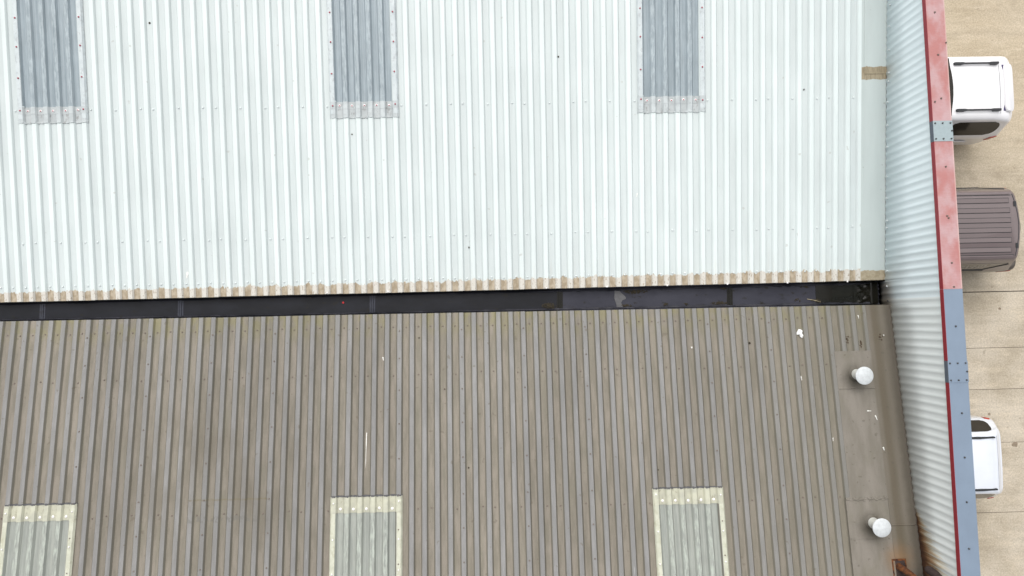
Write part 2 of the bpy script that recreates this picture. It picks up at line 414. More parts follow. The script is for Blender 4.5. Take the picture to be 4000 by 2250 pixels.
M = dict(
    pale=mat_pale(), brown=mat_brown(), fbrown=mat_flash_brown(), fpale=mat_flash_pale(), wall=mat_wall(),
    redtop=mat_red_top(), redlip=plain('deep_red_paint', (.25, .018, .028), .45),
    blue=mat_blue(), greyplate=plain('grey_joint_plate', (.30, .37, .39), .5), darklip=plain('dark_grey_plate', (.09, .11, .14), .5),
    grp_u=mat_grp('clear_rooflight_sheet', (.285, .345, .38), (.395, .46, .495), (.46, .53, .56), .026, UZ0, US),
    grp_l=mat_grp('weathered_rooflight_sheet', (.29, .31, .285), (.385, .405, .365), (.47, .51, .455), .026, LZ0, LS),
    lap_u=mat_lap('milky_rooflight_lap', (.56, .615, .625), (.50, .555, .57), (.33, .35, .36), .5),
    lap_ue=mat_lap('grimy_rooflight_end_lap', (.54, .59, .60), (.45, .495, .505), (.22, .22, .215), .8, (UZ0, US)),
    lap_l=mat_lap('cream_rooflight_lap', (.45, .46, .37), (.52, .53, .435), (.34, .33, .22), .5),
    lap_le=mat_lap('stained_rooflight_end_lap', (.51, .515, .41), (.42, .425, .35), (.24, .225, .16), .8, (LZ0, LS)),
    cap_white=plain('pale_screw_cap', (.60, .65, .65), .4), cap_red=plain('red_screw_cap', (.36, .045, .075), .4),
    cap_dark=plain('dark_screw_head', (.055, .058, .06), .5), cap_brown=plain('brown_screw_head', (.15, .12, .10), .55),
    cap_pink=plain('white_plastic_washer', (.82, .80, .80), .4),
    gut_a=mat_gutter('dark_gutter_membrane', (.006, .0066, .0095), (.012, .0132, .019), .45, .6),
    gut_b=mat_gutter('dusty_gutter_membrane', (.028, .029, .041), (.042, .043, .058), .5, .85),
    gut_c=mat_gutter('wet_gutter_membrane', (.006, .006, .004), (.014, .013, .009), .16, .6),
    gut_e=mat_gutter('wrinkled_membrane_edge', (.012, .013, .018), (.05, .05, .06), .45, .4),
    seam=mat_gutter('seam_membrane', (.028, .031, .045), (.05, .054, .07), .4, .35),
    mastic=plain('grey_mastic', (.095, .095, .10), .6, amp=.15),
    chip=plain('dirty_patch_mortar', (.25, .20, .145), .9, amp=.25, scale=40), concrete=mat_concrete(), soil=plain('dark_joint_filler', (.09, .08, .065), .9, amp=.2),
    vent=plain('white_plastic', (.55, .58, .595), .45, amp=.10), ventd=plain('dirty_white_plastic', (.55, .555, .52), .5, amp=.15),
    rust=mat_rust(), soot=mat_rust('sooty_brown_steel', (.04, .028, .026), (.06, .042, .038)),
    white=mat_paint('white_car_paint', (.84, .84, .86)), silver=mat_paint('silver_car_paint', (.74, .78, .85), .22),
    mauve=mat_paint('mauve_brown_canopy_paint', (.145, .113, .114), .42), mauved=mat_paint('dark_brown_car_paint', (.075, .062, .05), .35),
    glass=mat_glass_car(), trim=plain('black_trim', (.02, .022, .025), .5), tyre=plain('tyre_rubber', (.018, .018, .018), .85),
    rim=plain('alloy_rim', (.45, .46, .48), .35, .8), redlamp=plain('red_lamp_lens', (.42, .035, .02), .25),
    green=plain('green_sticker', (.06, .52, .05), .4), greyst=plain('silver_reflector', (.45, .47, .52), .35),
    clad=plain('grey_outer_cladding', (.38, .40, .41), .5), paper=plain('white_paper', (.85, .86, .86), .7, amp=.02),
    drop=plain('bird_lime', (.78, .78, .74), .8, amp=.05), twig=plain('dry_twig', (.42, .36, .24), .8), leaf=plain('dry_leaf', (.075, .05, .03), .8, amp=.3),
    dark=plain('dead_moss', (.035, .028, .016), .95, amp=.3), redplastic=plain('red_plastic', (.55, .02, .025), .4),
)

# ------------------------------------------------------------------ ground
gm = MB(); gm.box(-300, 300, -300, 300, -.6, -.03)
ground = gm.build('ground', M['concrete']); tag(ground, kind='structure')
xe = [6.7, 13.9, 21.0]
ye = [17, 8.6, .405, -.983, -1.998, -3.295, -4.983, -9.5, -14]
for i in range(2):
    for j in range(len(ye) - 1):
        g = random.choice((.005, .008, .011))
        x0, x1, y1, y0 = xe[i] + g/2, xe[i+1] - g/2, ye[j] - g/2, ye[j+1] + g/2
        if abs(ye[j] - .405) < .01: y1 -= .012
        zt = random.uniform(-.002, .002)
        b = MB(); c = .004
        b.hexa([(x0,y0,-.028),(x1,y0,-.028),(x1,y1,-.028),(x0,y1,-.028),(x0+c,y0+c,zt),(x1-c,y0+c,zt),(x1-c,y1-c,zt),(x0+c,y1-c,zt)])
        b.build('concrete_bay', M['concrete'], ground)
jf = MB()
for y in ye[1:-1]: jf.box(xe[0], xe[-1], y - .02, y + .02, -.0295, -.014)
jf.build('joint_filler', M['soil'], ground)
for (px, py, w, h) in ((12.50, -3.35, .12, .09), (12.3, -.02, .05, .05), (11.9, -2.6, .06, .05)):
    b = MB(); n = 11; pl = [(px + w * (.5 + random.random() * .5) * math.cos(6.283 * i / n), py + h * (.4 + random.random() * .6) * math.sin(6.283 * i / n)) for i in range(n)]
    b.add([(x, y, -.003) for x, y in pl] + [(px + (x - px) * .85, py + (y - py) * .85, .0045) for x, y in pl], [tuple(range(n, 2 * n))] + [(i, (i + 1) % n, n + (i + 1) % n, n + i) for i in range(n)])
    b.build('patched_chip', M['chip'], ground)

# ------------------------------------------------------------------ corrugated sheets
PIT, CRN, WEB, HGT = .2, .065, .025, .035
def profile(nribs, a=None, b=None):
    """box-profile from the crown centred at 0 over nribs pitches to the crown centred at nribs*PIT; a, b trim flat ends"""
    p = []
    for i in range(nribs + 1):
        c = i * PIT
        if i > 0: p.append((c - CRN/2 - WEB, 0))
        p += [(c - CRN/2, HGT), (c + CRN/2, HGT)]
        if i < nribs: p.append((c + CRN/2 + WEB, 0))
    return p
def sheet_mesh(name, pr, ya, yb, slope, mat, lift=0, th=.0025, segs=1):
    """extrude profile pr (x,h) from ya to yb (relative) rising with slope; z relative to plane"""
    m = MB(); n = len(pr); vs = []
    for k in range(segs + 1):
        y = ya + (yb - ya) * k / segs
        for x, h in pr: vs.append((x, y, h + lift + slope * y))
        for x, h in pr: vs.append((x, y, h + lift - th + slope * y))
    fs = []; w = 2 * n
    for k in range(segs):
        for i in range(n - 1):
            fs.append((k*w+i, k*w+i+1, (k+1)*w+i+1, (k+1)*w+i))
            fs.append((k*w+n+i, (k+1)*w+n+i, (k+1)*w+n+i+1, k*w+n+i+1))
        fs.append((k*w, (k+1)*w, (k+1)*w+n, k*w+n)); fs.append((k*w+n-1, k*w+2*n-1, (k+1)*w+2*n-1, (k+1)*w+n-1))
    for i in range(n - 1):
        fs.append((i, n+i, n+i+1, i+1)); o = segs * w
        fs.append((o+i, o+i+1, o+n+i+1, o+n+i))
    m.add(vs, fs)
    return m.mesh(name, mat)
def screws(name, pts, nrm, r, h, mat, parent, kind='stuff', n=8):
    m = MB()
    for p in pts: m.lathe(p, [(r, 0), (r, h*.4), (r*.7, h*.85), (r*.25, h)], n, 0, nrm)
    o = m.build(name, mat, parent, True)
    if kind: tag(o, kind=kind)
    return o
_fix = {}
def fixing(p, nrm, parent, head, washer=None, r=.011, wr=.02):
    """one screw with its washer: meshes shared between alike pieces"""
    key = (head.name, washer.name if washer else '', r, wr)
    if key not in _fix:
        m = MB()
        if washer: m.lathe((0, 0, 0), [(wr, -.004), (wr, .003), (wr*.8, .006)], 12, 0)
        m.lathe((0, 0, 0), [(r, -.004), (r, .009), (r*.6, .014)], 8, 1 if washer else 0)
        _fix[key] = m.mesh('fixing', [washer, head] if washer else [head], True)
    o = bpy.data.objects.new('fixing', _fix[key]); link(o, parent)
    w = Vector((0, 0, 0)); q = parent
    while q is not None: w += q.location; q = q.parent
    o.location = Vector(p) - w
    o.rotation_euler = Vector(nrm).to_track_quat('Z', 'Y').to_euler()
    return o

NU, NL = Vector((0, -US, 1)).normalized(), Vector((0, -LS, 1)).normalized()
XB0 = -7.654
YT, YBOT, XL = 9.0, -8.0, -11.654
warehouse = empty('warehouse', (0, 4.5, 0))
tag(warehouse, 'warehouse with pale white corrugated roof and three grey rooflights, above the black gutter', 'warehouse')
warehouse2 = empty('warehouse', (0, -4, 0))
tag(warehouse2, 'warehouse with weathered brown-grey corrugated roof and cream-edged rooflights, below the black gutter', 'warehouse')

def lay_sheets(root, sign):
    """sign +1 pale roof (up the picture), -1 brown roof"""
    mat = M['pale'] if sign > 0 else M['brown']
    sl, zf = (US, zu) if sign > 0 else (LS, zl)
    cache = {}
    for j in range(-4, 14):
        xb = XB0 + j - (.002 if sign < 0 else 0)
        sky_col = j in (0, 5, 10)
        ye_ = (.48 + .004 * xb) if sign > 0 else (.108 - .0028 * xb)
        far = YT if sign > 0 else YBOT
        nr = 5 if j < 13 else 3
        if sky_col: far = 3.585 if sign > 0 else -2.955
        end = round(far - ye_, 3)
        key = (nr, end)
        if key not in cache:
            pr = profile(nr)
            pr = [(pr[0][0] - WEB * .7, HGT * .3)] + pr            # lap over the neighbour: crown plus part of the web
            # lift the left lap 2.5 mm proud
            pr = [(x, h + (.0025 if x < CRN/2 + .001 else 0)) for x, h in pr]
            if j == 13:
                pr += [(pr[-1][0] + WEB, 0), (pr[-1][0] + WEB + .30, 0)]
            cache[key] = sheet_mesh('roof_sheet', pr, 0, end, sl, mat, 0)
        o = bpy.data.objects.new('roof_sheet', cache[key]); link(o, root)
        o.location = Vector((xb, ye_ + random.uniform(-.003, .003), zf(ye_))) - root.location
lay_sheets(warehouse, 1)
lay_sheets(warehouse2, -1)

# roof screws (a few pixels each): one part per roof
pts = []
for k in range(-17, 71):
    x = -8.154 + .2 * k
    pts.append((x + random.uniform(-.006, .006), .683 + random.uniform(-.008, .008)))
    if k % 5 in (0, 2, 3):
        for y in (1.39, 3.505, 5.6, 7.7):
            if y > 3.4 and any(a < x < a + 1.05 for a in (-7.68, -2.68, 2.32)): continue
            pts.append((x + random.uniform(-.006, .006), y + random.uniform(-.012, .012)))
screws('roof_screws', [(x, y, zu(y)) for x, y in pts], NU, .0165, .013, M['cap_white'], warehouse)
for i in range(14):
    pass
cr = [(XB0 + .2 * k, .52 + .004 * XB0) for k in (24, 29, 42, 47, 52, 57, 62, 67)]
screws('eave_crown_screws', [(x, y, zu(y) + HGT) for x, y in cr], NU, .015, .012, M['cap_pink'], warehouse)
pts = []
for k in range(-17, 66):
    x = -7.756 + .2 * k
    pts.append((x + random.uniform(-.008, .008), -.098 + random.uniform(-.01, .01), 0))
    if k % 5 in (0, 2, 3):
        for y in (-.857, -2.915, -5.0, -7.0):
            if y < -2.6 and any(a < x < a + 1.05 for a in (-7.68, -2.68, 2.32)): continue
            pts.append((x + random.uniform(-.01, .01), y + random.uniform(-.02, .02), 0))
for j in (-3, -2, -1, 1, 2, 3, 4, 6, 7, 8, 9, 11, 12):
    for y in (-.16, -.6, -1.1, -1.62, -2.15, -2.7, -3.2, -3.7):
        pts.append((XB0 + j, y, HGT + .003))
screws('roof_screws', [(x, y, zl(y) + h) for x, y, h in pts], NL, .0125, .010, M['cap_brown'], warehouse2)

# ------------------------------------------------------------------ rooflights
def rooflight(root, xb, sign, label):
    sl, zf, nrm = (US, zu, NU) if sign > 0 else (LS, zl, NL)
    y_end, y_lap, far = (3.315, 3.552, YT) if sign > 0 else (-2.70, -2.932, YBOT)
    e = bpy.data.objects.new('rooflight', None); link(e, root)
    e.empty_display_size = .1
    e.location = Vector((xb + .5, y_lap, zf(y_lap))) - root.location
    e['label'] = label
    mg, ml, me_ = (M['grp_u'], M['lap_u'], M['lap_ue']) if sign > 0 else (M['grp_l'], M['lap_l'], M['lap_le'])
    full = profile(5)
    core = [(.018, HGT)] + [p for p in full if .03 < p[0] < .97] + [(.982, HGT)]
    def put(name, pr, ya, yb, mat, lift, lifted=0):
        me = sheet_mesh(name, [(x, h) for x, h in pr], 0, yb - ya, sl, mat, lift, .003)
        o = bpy.data.objects.new(name, me); link(o, e)
        w = e.location + root.location
        o.location = Vector((xb, ya, zf(ya))) - w
        return o
    put('glazing', core, y_lap, far, mg, .001)
    # side laps follow the crown and turn down its outer web
    Lp = [(-.054, .014), (-CRN/2 - .004, HGT + .004), (CRN/2 - .006, HGT + .004), (CRN/2 - .002, HGT)]
    Rp = [(1 - CRN/2 + .002, HGT), (1 - CRN/2 + .006, HGT + .004), (1 + CRN/2 + .004, HGT + .004), (1 + .060, .010)]
    put('side_lap', Lp, y_end + sign * .05, far, ml, .004); put('side_lap', Rp, y_end + sign * .05, far, ml, .004)
    # end lap over the metal sheet, in two overlapping strips
    ends = [(-.056, .012)] + [(x, h) for x, h in full] + [(1 + .058, .012)]
    if sign > 0:
        put('end_lap', ends, y_end, y_lap - .10, me_, .006); put('end_lap', ends, y_lap - .105, y_lap + .012, me_, .009)
    else:
        put('end_lap', ends, y_end, y_lap + .115, me_, .006); put('end_lap', ends, y_lap + .12, y_lap - .012, me_, .009)
    head, wash = (M['cap_red'], M['cap_pink']) if sign > 0 else (M['cap_pink'], M['cap_pink'])
    yr = 3.507 if sign > 0 else -2.89
    for i in range(5):
        x = xb + .1 + .2 * i; y = yr + random.uniform(-.006, .006)
        fixing((x, y, zf(y) + .010), nrm, e, head, wash, .011, .021)
    ys = (3.50, 4.01, 4.50, 4.98, 5.47, 5.95) if sign > 0 else (-2.80, -3.33, -3.80, -4.28, -4.76)
    for sx in (0, 1):
        for y in ys:
            y += random.uniform(-.02, .02)
            fixing((xb + sx + (-.004 if sx == 0 else .004), y, zf(y) + HGT + .008), nrm, e, head if sign > 0 else M['cap_pink'], None, .013, .0)
    # scalloped sealant bead at the open end
    m = MB()
    seg = 44; y0 = y_end + sign * (-.004)
    def hh(x):
        x = x % .2
        if x > .1: x = .2 - x
        return HGT if x < CRN/2 else (0 if x > CRN/2 + WEB else HGT * (1 - (x - CRN/2) / WEB))
    for i in range(seg):
        a, b = -.056 + 1.114 * i / seg, -.056 + 1.114 * (i + 1) / seg
        ha, hb = hh(a), hh(b)
        ra, rb = random.uniform(.0, .012), random.uniform(.0, .012)
        yy = y_end
        m.hexa([(xb+a, yy-.008-ra, zf(yy)+ha), (xb+b, yy-.008-rb, zf(yy)+hb), (xb+b, yy+.008+ra, zf(yy)+hb), (xb+a, yy+.008+rb, zf(yy)+ha),
                (xb+a, yy-.004-ra, zf(yy)+ha+.011), (xb+b, yy-.004-rb, zf(yy)+hb+.011), (xb+b, yy+.004+ra, zf(yy)+hb+.011), (xb+a, yy+.004+rb, zf(yy)+ha+.011)])
    m.build('sealant_bead', M['lap_ue'] if sign > 0 else M['mastic'], e)
for j, w in ((0, 'leftmost'), (5, 'middle'), (10, 'rightmost')):
    rooflight(warehouse, XB0 + j, 1, '%s grey translucent rooflight in the pale roof with red-capped screws' % w)
    rooflight(warehouse2, XB0 + j - .002, -1, '%s cream-edged weathered rooflight in the brown roof' % w)

# ------------------------------------------------------------------ flashings beside the parapet, building walls
def strip(name, x0, x1, ya, yb, zf, h, mat, root, th=.004, turn=0, segs=1, rise=0):
    m = MB()
    m.hexa([(x0,ya,zf(ya)+h-th),(x1,ya,zf(ya)+h-th+rise),(x1,yb,zf(yb)+h-th+rise),(x0,yb,zf(yb)+h-th),
            (x0,ya,zf(ya)+h),(x1,ya,zf(ya)+h+rise),(x1,yb,zf(yb)+h+rise),(x0,yb,zf(yb)+h)])
    if turn:
        m.hexa([(x0-.004,ya,zf(ya)+h-turn),(x0,ya,zf(ya)+h-turn),(x0,yb,zf(yb)+h-turn),(x0-.004,yb,zf(yb)+h-turn),
                (x0-.004,ya,zf(ya)+h),(x0,ya,zf(ya)+h),(x0,yb,zf(yb)+h),(x0-.004,yb,zf(yb)+h)])
    return m.build(name, mat, root)
strip('edge_flashing', 6.008, 6.374, .505, 3.88, zu, HGT + .006, M['fpale'], warehouse, turn=.03)
strip('edge_flashing', 6.006, 6.374, 3.86, YT, zu, HGT + .012, M['fpale'], warehouse, turn=.03)
strip('flashing_cleat', 5.965, 6.008, .50, YT, zu, HGT + .003, M['fpale'], warehouse, th=.003, turn=.0)
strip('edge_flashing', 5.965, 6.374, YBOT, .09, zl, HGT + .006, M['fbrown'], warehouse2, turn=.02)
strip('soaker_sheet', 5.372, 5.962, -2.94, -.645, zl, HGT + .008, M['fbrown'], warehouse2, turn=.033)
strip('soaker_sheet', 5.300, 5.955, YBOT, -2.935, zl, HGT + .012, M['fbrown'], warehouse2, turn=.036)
# crooked bead of old mastic over the soaker lap, low upstand along the flashing
m = MB(); n = 46
for i in range(n):
    a, b = 5.30 + .66 * i / n, 5.30 + .66 * (i + 1) / n
    ya = -2.935 + .012 * math.sin(i * .9) + random.uniform(-.008, .008)
    w = .016 + random.uniform(-.004, .01)
    m.hexa([(a,ya-w,zl(ya)+HGT+.010),(b,ya-w,zl(ya)+HGT+.010),(b,ya+w,zl(ya)+HGT+.006),(a,ya+w,zl(ya)+HGT+.006),
            (a,ya-w*.4,zl(ya)+HGT+.024),(b,ya-w*.4,zl(ya)+HGT+.024),(b,ya+w*.4,zl(ya)+HGT+.02),(a,ya+w*.4,zl(ya)+HGT+.02)])
m.build('mastic_bead', M['fbrown'], warehouse2)
for (y, x0, x1) in ((-1.24, 5.375, 5.96), (-3.52, 5.305, 5.95), (-3.33, 5.97, 6.34)):
    m = MB(); m.hexa([(x0,y-.014,zl(y)+HGT+.006),(x1,y-.02,zl(y)+HGT+.006),(x1,y+.01,zl(y)+HGT+.004),(x0,y+.014,zl(y)+HGT+.004),
                      (x0,y-.004,zl(y)+HGT+.017),(x1,y-.006,zl(y)+HGT+.017),(x1,y+.002,zl(y)+HGT+.016),(x0,y+.004,zl(y)+HGT+.016)])
    m.build('folded_seam', M['fbrown'], warehouse2)
# lap lines in the pale flashing: a ragged joint
m = MB(); m.hexa([(6.012,3.868,zu(3.868)+.036),(6.36,3.874,zu(3.87)+.036),(6.36,3.884,zu(3.88)+.036),(6.012,3.880,zu(3.88)+.036),
                  (6.012,3.870,zu(3.868)+.050),(6.36,3.876,zu(3.87)+.050),(6.36,3.880,zu(3.88)+.050),(6.012,3.876,zu(3.88)+.050)])
m.build('lap_bead', M['twig'], warehouse)
# outer walls of both units, below the roofs
def wallbox(root, x0, x1, y0, y1, z1):
    m = MB(); m.box(x0, x1, y0, y1, -.02, z1); return m.build('wall', M['clad'], root)
wallbox(warehouse, XL - .2, XL - .05, .62, YT, zu(.6) - .1)
wallbox(warehouse, XL - .2, 6.3, YT - .25, YT - .1, zu(YT - .3) - .05)
wallbox(warehouse, XL - .2, 6.3, .60, .70, zu(.6) - .12)
wallbox(warehouse2, XL - .2, XL - .05, YBOT, -.05, zl(-.05) - .1)
wallbox(warehouse2, XL - .2, 6.3, YBOT + .1, YBOT + .25, zl(YBOT) - .15)
wallbox(warehouse2, XL - .2, 6.3, -.12, -.02, zl(0) - .12)
for root, yy, zf in ((warehouse, YT, zu), (warehouse2, YBOT, zl)):
    m = MB(); s = 1 if yy > 0 else -1
    m.box(XL - .1, 6.35, min(yy, yy + s*.25), max(yy, yy + s*.25), zf(yy) - .05, zf(yy) + .06)
    m.build('ridge_cap', M['fpale'] if s > 0 else M['fbrown'], root)

# ------------------------------------------------------------------ valley gutter
gutter = empty('valley_gutter', (0, .3, 5.33))
tag(gutter, 'black membrane-lined valley gutter running between the pale roof and the brown roof', 'gutter')
def gy0(x): return .128 - .0028 * x
def gy1(x): return .452 + .004 * x
GZ = 5.345
def gsec(x0, x1, mat):
    m = MB()
    def sec(x): return [(x, gy0(x)-.16, 5.548), (x, gy0(x)-.012, 5.548), (x, gy0(x), GZ+.012), (x, gy0(x)+.012, GZ), (x, gy1(x)-.012, GZ), (x, gy1(x), GZ+.012), (x, gy1(x)+.014, 5.462), (x, gy1(x)+.15, 5.466)]
    a, b = sec(x0), sec(x1); n = len(a)
    lo = lambda p: (p[0], p[1], p[2] - .012)
    m.add(a + b + [lo(p) for p in a] + [lo(p) for p in b],
          [(i, i+1, n+i+1, n+i) for i in range(n-1)] + [(2*n+i, 3*n+i, 3*n+i+1, 2*n+i+1) for i in range(n-1)]
          + [(i, 2*n+i, 2*n+i+1, i+1) for i in range(n-1)] + [(n+i, n+i+1, 3*n+i+1, 3*n+i) for i in range(n-1)])
    return m.build('gutter_length', mat, gutter)
sx = [-11.6, -9.9, -7.594, -5.324, -2.152, .976, 3.836, 5.292]
for i in range(len(sx) - 1):
    gsec(sx[i] + .001, sx[i + 1] - .001, M['gut_a'] if sx[i + 1] < 1 else M['gut_b'])
# wet end length with a wrinkled liner dressed up the parapet
gsec(5.293, 6.30, M['gut_c'])
m = MB(); nx, ny = 26, 12; x0, x1 = 5.93, 6.285
def wr(x, y):
    t = (x - x0) / (x1 - x0)
    up = .11 * max(0, (t - .84) / .16) ** 1.3
    return GZ + .006 + up + (.018 * math.sin(y * 31 + x * 13) * math.sin(x * 24 + 1.0) + .009 * math.sin(y * 70 - x * 40)) * math.sin(math.pi * min(1, t * 1.2)) ** .5 * min(1, t * 4)
g = []
for i in range(nx + 1):
    x = x0 + (x1 - x0) * i / nx
    for j in range(ny + 1):
        y = gy0(x) + .005 + (gy1(x) - gy0(x) - .01) * j / ny
        g.append((x, y, wr(x, y)))
m.add(g, [(i*(ny+1)+j, (i+1)*(ny+1)+j, (i+1)*(ny+1)+j+1, i*(ny+1)+j+1) for i in range(nx) for j in range(ny)])
o = m.build('end_liner', M['gut_c'], gutter, True)
# torn membrane upstand at the very end
m = MB(); n = 18
for j in range(n):
    ya, yb = .10 + .40 * j / n, .10 + .40 * (j + 1) / n
    h = .10 + random.uniform(-.02, .03); xo = 6.275 + random.uniform(-.006, .010)
    m.hexa([(xo,ya,GZ),(xo+.02,ya,GZ),(xo+.02,yb,GZ),(xo,yb,GZ),(xo+.01,ya,GZ+h),(xo+.026,ya,GZ+h),(xo+.026,yb,GZ+h),(xo+.01,yb,GZ+h)])
m.build('end_upstand', M['gut_e'], gutter)
# welded seams
for x in sx[1:-1]:
    m = MB(); wx = .05
    for (a, b, h) in ((-wx, -wx*.35, .005), (-wx*.35, wx*.35, .010), (wx*.35, wx, .005)):
        m.hexa([(x+a,gy0(x)+.004,GZ-.002),(x+b,gy0(x)+.004,GZ-.002),(x+b+.006,gy1(x)-.004,GZ-.002),(x+a+.006,gy1(x)-.004,GZ-.002),
                (x+a+.004,gy0(x)+.004,GZ+h),(x+b-.004,gy0(x)+.004,GZ+h),(x+b+.002,gy1(x)-.004,GZ+h),(x+a+.01,gy1(x)-.004,GZ+h)])
    m.build('welded_seam', M['seam'] if x < .5 else M['gut_c'], gutter)
# rumpled membrane edge strips along both sides
for side in (0, 1):
    m = MB(); n = 240
    for i in range(n):
        xa, xb_ = -11.5 + 17.7 * i / n, -11.5 + 17.7 * (i + 1) / n
        amp = .35 + .65 * max(0, min(1, (xa + 2) / 4))
        def yy(x): return (gy0(x) + .006) if side == 0 else (gy1(x) - .006)
        s = 1 if side == 0 else -1
        w = (.020 + random.uniform(-.006, .012)) * amp + .006; h = (.006 + random.uniform(0, .012)) * amp + .002
        y0, y1 = yy(xa), yy(xb_)
        m.hexa([(xa,y0,GZ+.001),(xb_,y1,GZ+.001),(xb_,y1+s*w,GZ+.001),(xa,y0+s*w,GZ+.001),
                (xa,y0,GZ+.012+h),(xb_,y1,GZ+.012+h),(xb_,y1+s*w*.8,GZ+.003+h*.5),(xa,y0+s*w*.8,GZ+.003+h*.5)])
    m.build('edge_strip', M['gut_e'], gutter)
# ragged mastic patch
m = MB(); pl = [(1.90,.455),(1.985,.452),(2.0,.40),(2.045,.36),(2.09,.31),(2.085,.285),(2.03,.265),(2.005,.22),(2.03,.17),(2.02,.135),(1.93,.135),(1.925,.19),(1.91,.24),(1.89,.31),(1.90,.38)]
k = len(pl); m.add([(x, y, GZ + .001) for x, y in pl] + [(x*.99+.0198, y*.98+.006, GZ + .006) for x, y in pl], [tuple(range(k, 2*k))] + [(i, (i+1) % k, k+(i+1) % k, k+i) for i in range(k)])
m.build('mastic_patch', M['mastic'], gutter)
# clumps of dead moss lying in the gutter
def moss(parent, cx, cy, z, rx, ry, n, mat='dark', name='moss_clump'):
    m = MB()
    for _ in range(n):
        a, r = random.uniform(0, 6.28), random.random() ** .7
        x, y = cx + rx * r * math.cos(a), cy + ry * r * math.sin(a); s = random.uniform(.008, .021) * (1.15 - r * .6)
        m.lathe((x, y, z - .002), [(s, 0), (s*random.uniform(.7, 1), s*.5), (s*.3, s*.8)], 6)
    o = m.build(name, M[mat], parent, True); return tag(o, kind='stuff')
moss(gutter, .80, .19, GZ, .13, .055, 120)
moss(gutter, 2.25, .41, GZ, .22, .045, 110); moss(gutter, 2.08, .17, GZ, .12, .03, 50)
moss(gutter, 2.75, .18, GZ, .06, .02, 16); moss(gutter, 3.1, .18, GZ, .06, .02, 10)
moss(gutter, 3.66, .18, GZ, .16, .03, 70); moss(gutter, 3.74, .43, GZ, .10, .03, 26)
moss(gutter, 5.12, .43, GZ, .10, .025, 18); moss(gutter, 4.99, .20, GZ, .06, .03, 10); moss(gutter, 5.3, .19, GZ, .09, .03, 26)

# ------------------------------------------------------------------ parapet wall and coping
parapet = empty('parapet_wall', (6.45, .3, 0))
tag(parapet, 'pale corrugated parapet wall with red and blue coping along the right roof edge', 'wall')
def ctop(y): return 7.011 - .01884 * (y - 4.55)      # inner top arris of the coping
WP = .1195
def foot(y):
    if y > .48: return zu(y) + HGT + .018
    if y < .08: return zl(y) + HGT + .018
    return 5.36
def wall_face(y):
    c = .5 + .5 * math.cos(2 * math.pi * (y - .037) / WP)
    return 6.372 - .0115 * c ** 1.5
edges = [.18 + .956 * i for i in range(-9, 10)]
for i in range(len(edges) - 1):
    a, b = edges[i], edges[i + 1]
    ns = 96; vs, fs = [], []
    ys = [a + (b + .012 - a) * k / ns for k in range(ns + 1)]
    lap = .0
    m = MB()
    for k, y in enumerate(ys):
        x = wall_face(y) - (.0022 if i % 2 else 0)
        zb, zt = foot(y), ctop(y) - .03
        vs += [(x, y, zb), (x, y, (zb + zt) / 2), (x, y, zt), (x + .0025, y, zb), (x + .0025, y, zt)]
    for k in range(ns):
        p, q = 5 * k, 5 * k + 5
        fs += [(p, p+1, q+1, q), (p+1, p+2, q+2, q+1), (p+3, q+3, q+4, p+4), (p, q, q+3, p+3)]
    m.add(vs, fs)
    me = m.mesh('cladding_sheet', M['wall'], True)
    part('cladding_sheet', me, parapet)
# backing, outer face down to the yard, and dark closure behind the sheets
m = MB(); m.box(6.386, 6.60, YBOT - .3, YT + .3, -.02, 6.86); m.build('outer_wall', M['clad'], parapet)
m = MB(); m.box(6.379, 6.385, YBOT, YT, 5.2, 6.85); m.build('backing_board', M['trim'], parapet)
# wall screws
for (u, v) in ((3468,1175),(3478,1258),(3489,1344),(3500,1432),(3504,1463),(3515,1553),(3526,1641),(3538,1731),(3542,1762),(3553,1850),(3563,1944)):
    p = on_wall(u, v, 6.356); p.x = wall_face(p.y)
    fixing(p, (-1, 0, 0), parapet, M['cap_dark'], None, .0155)
for (u, v) in ((3474,103),(3472,195),(3471,284),(3469,318),(3467,400),(3466,490),(3464,575),(3463,690),(3463,775),(3464,862),(3464,890),(3462,976),(3465,1059),(3464,1118),(3475,20)):
    p = on_wall(u, v, 6.356); p.x = wall_face(p.y)
    fixing(p, (-1, 0, 0), parapet, M['cap_white'], None, .0155)
# coping lengths
def coping(name, ya, yb, top, lip, lift=0, label=None):
    m = MB(); x0, x1 = 6.333 - lift, 6.615 + lift
    def sec(y):
        t = ctop(y) + lift
        return [(x0 - .006, y, t - .068), (x0, y, t), (x0 + .004, y, t + .0035), (x1 - .004, y, t + .004), (x1, y, t), (x1, y, t - .09),
                (x1 - .004, y, t - .09), (x1 - .004, y, t - .004), (x0 + .004, y, t - .004), (x0 - .002, y, t - .068)]
    a, b = sec(ya), sec(yb); n = len(a)
    vs = a + b
    for i in range(n):
        j = (i + 1) % n
        m.add([vs[i], vs[j], vs[n+j], vs[n+i]], [(0, 1, 2, 3)], 1 if i in (0, 1, 9) else 0)
    m.add(a, [tuple(range(n))], 0); m.add(b, [tuple(range(n))[::-1]], 0)
    o = m.build(name, [top, lip], parapet)
    if label: o['label'] = label
    return o
c1 = coping('coping_length', 2.585, YT + .2, M['redtop'], M['redlip'], 0, 'faded red coping length above the grey joint plate')
c2 = coping('coping_length', .284, 2.583, M['redtop'], M['redlip'], 0, 'faded red coping length between the grey plate and the blue coping')
c3 = coping('coping_length', -.895, .282, M['blue'], M['redlip'], 0, 'blue-grey coping length ending at the red coping')
c4 = coping('coping_length', YBOT - .2, -.897, M['blue'], M['redlip'], 0, 'blue-grey coping length below the blue joint plate')
p1 = coping('joint_plate', 2.434, 2.736, M['greyplate'], M['darklip'], .005, 'grey joint plate screwed over the red coping')
p2 = coping('joint_plate', -1.049, -.742, M['blue'], M['darklip'], .005, 'blue-grey joint plate screwed over the blue coping')
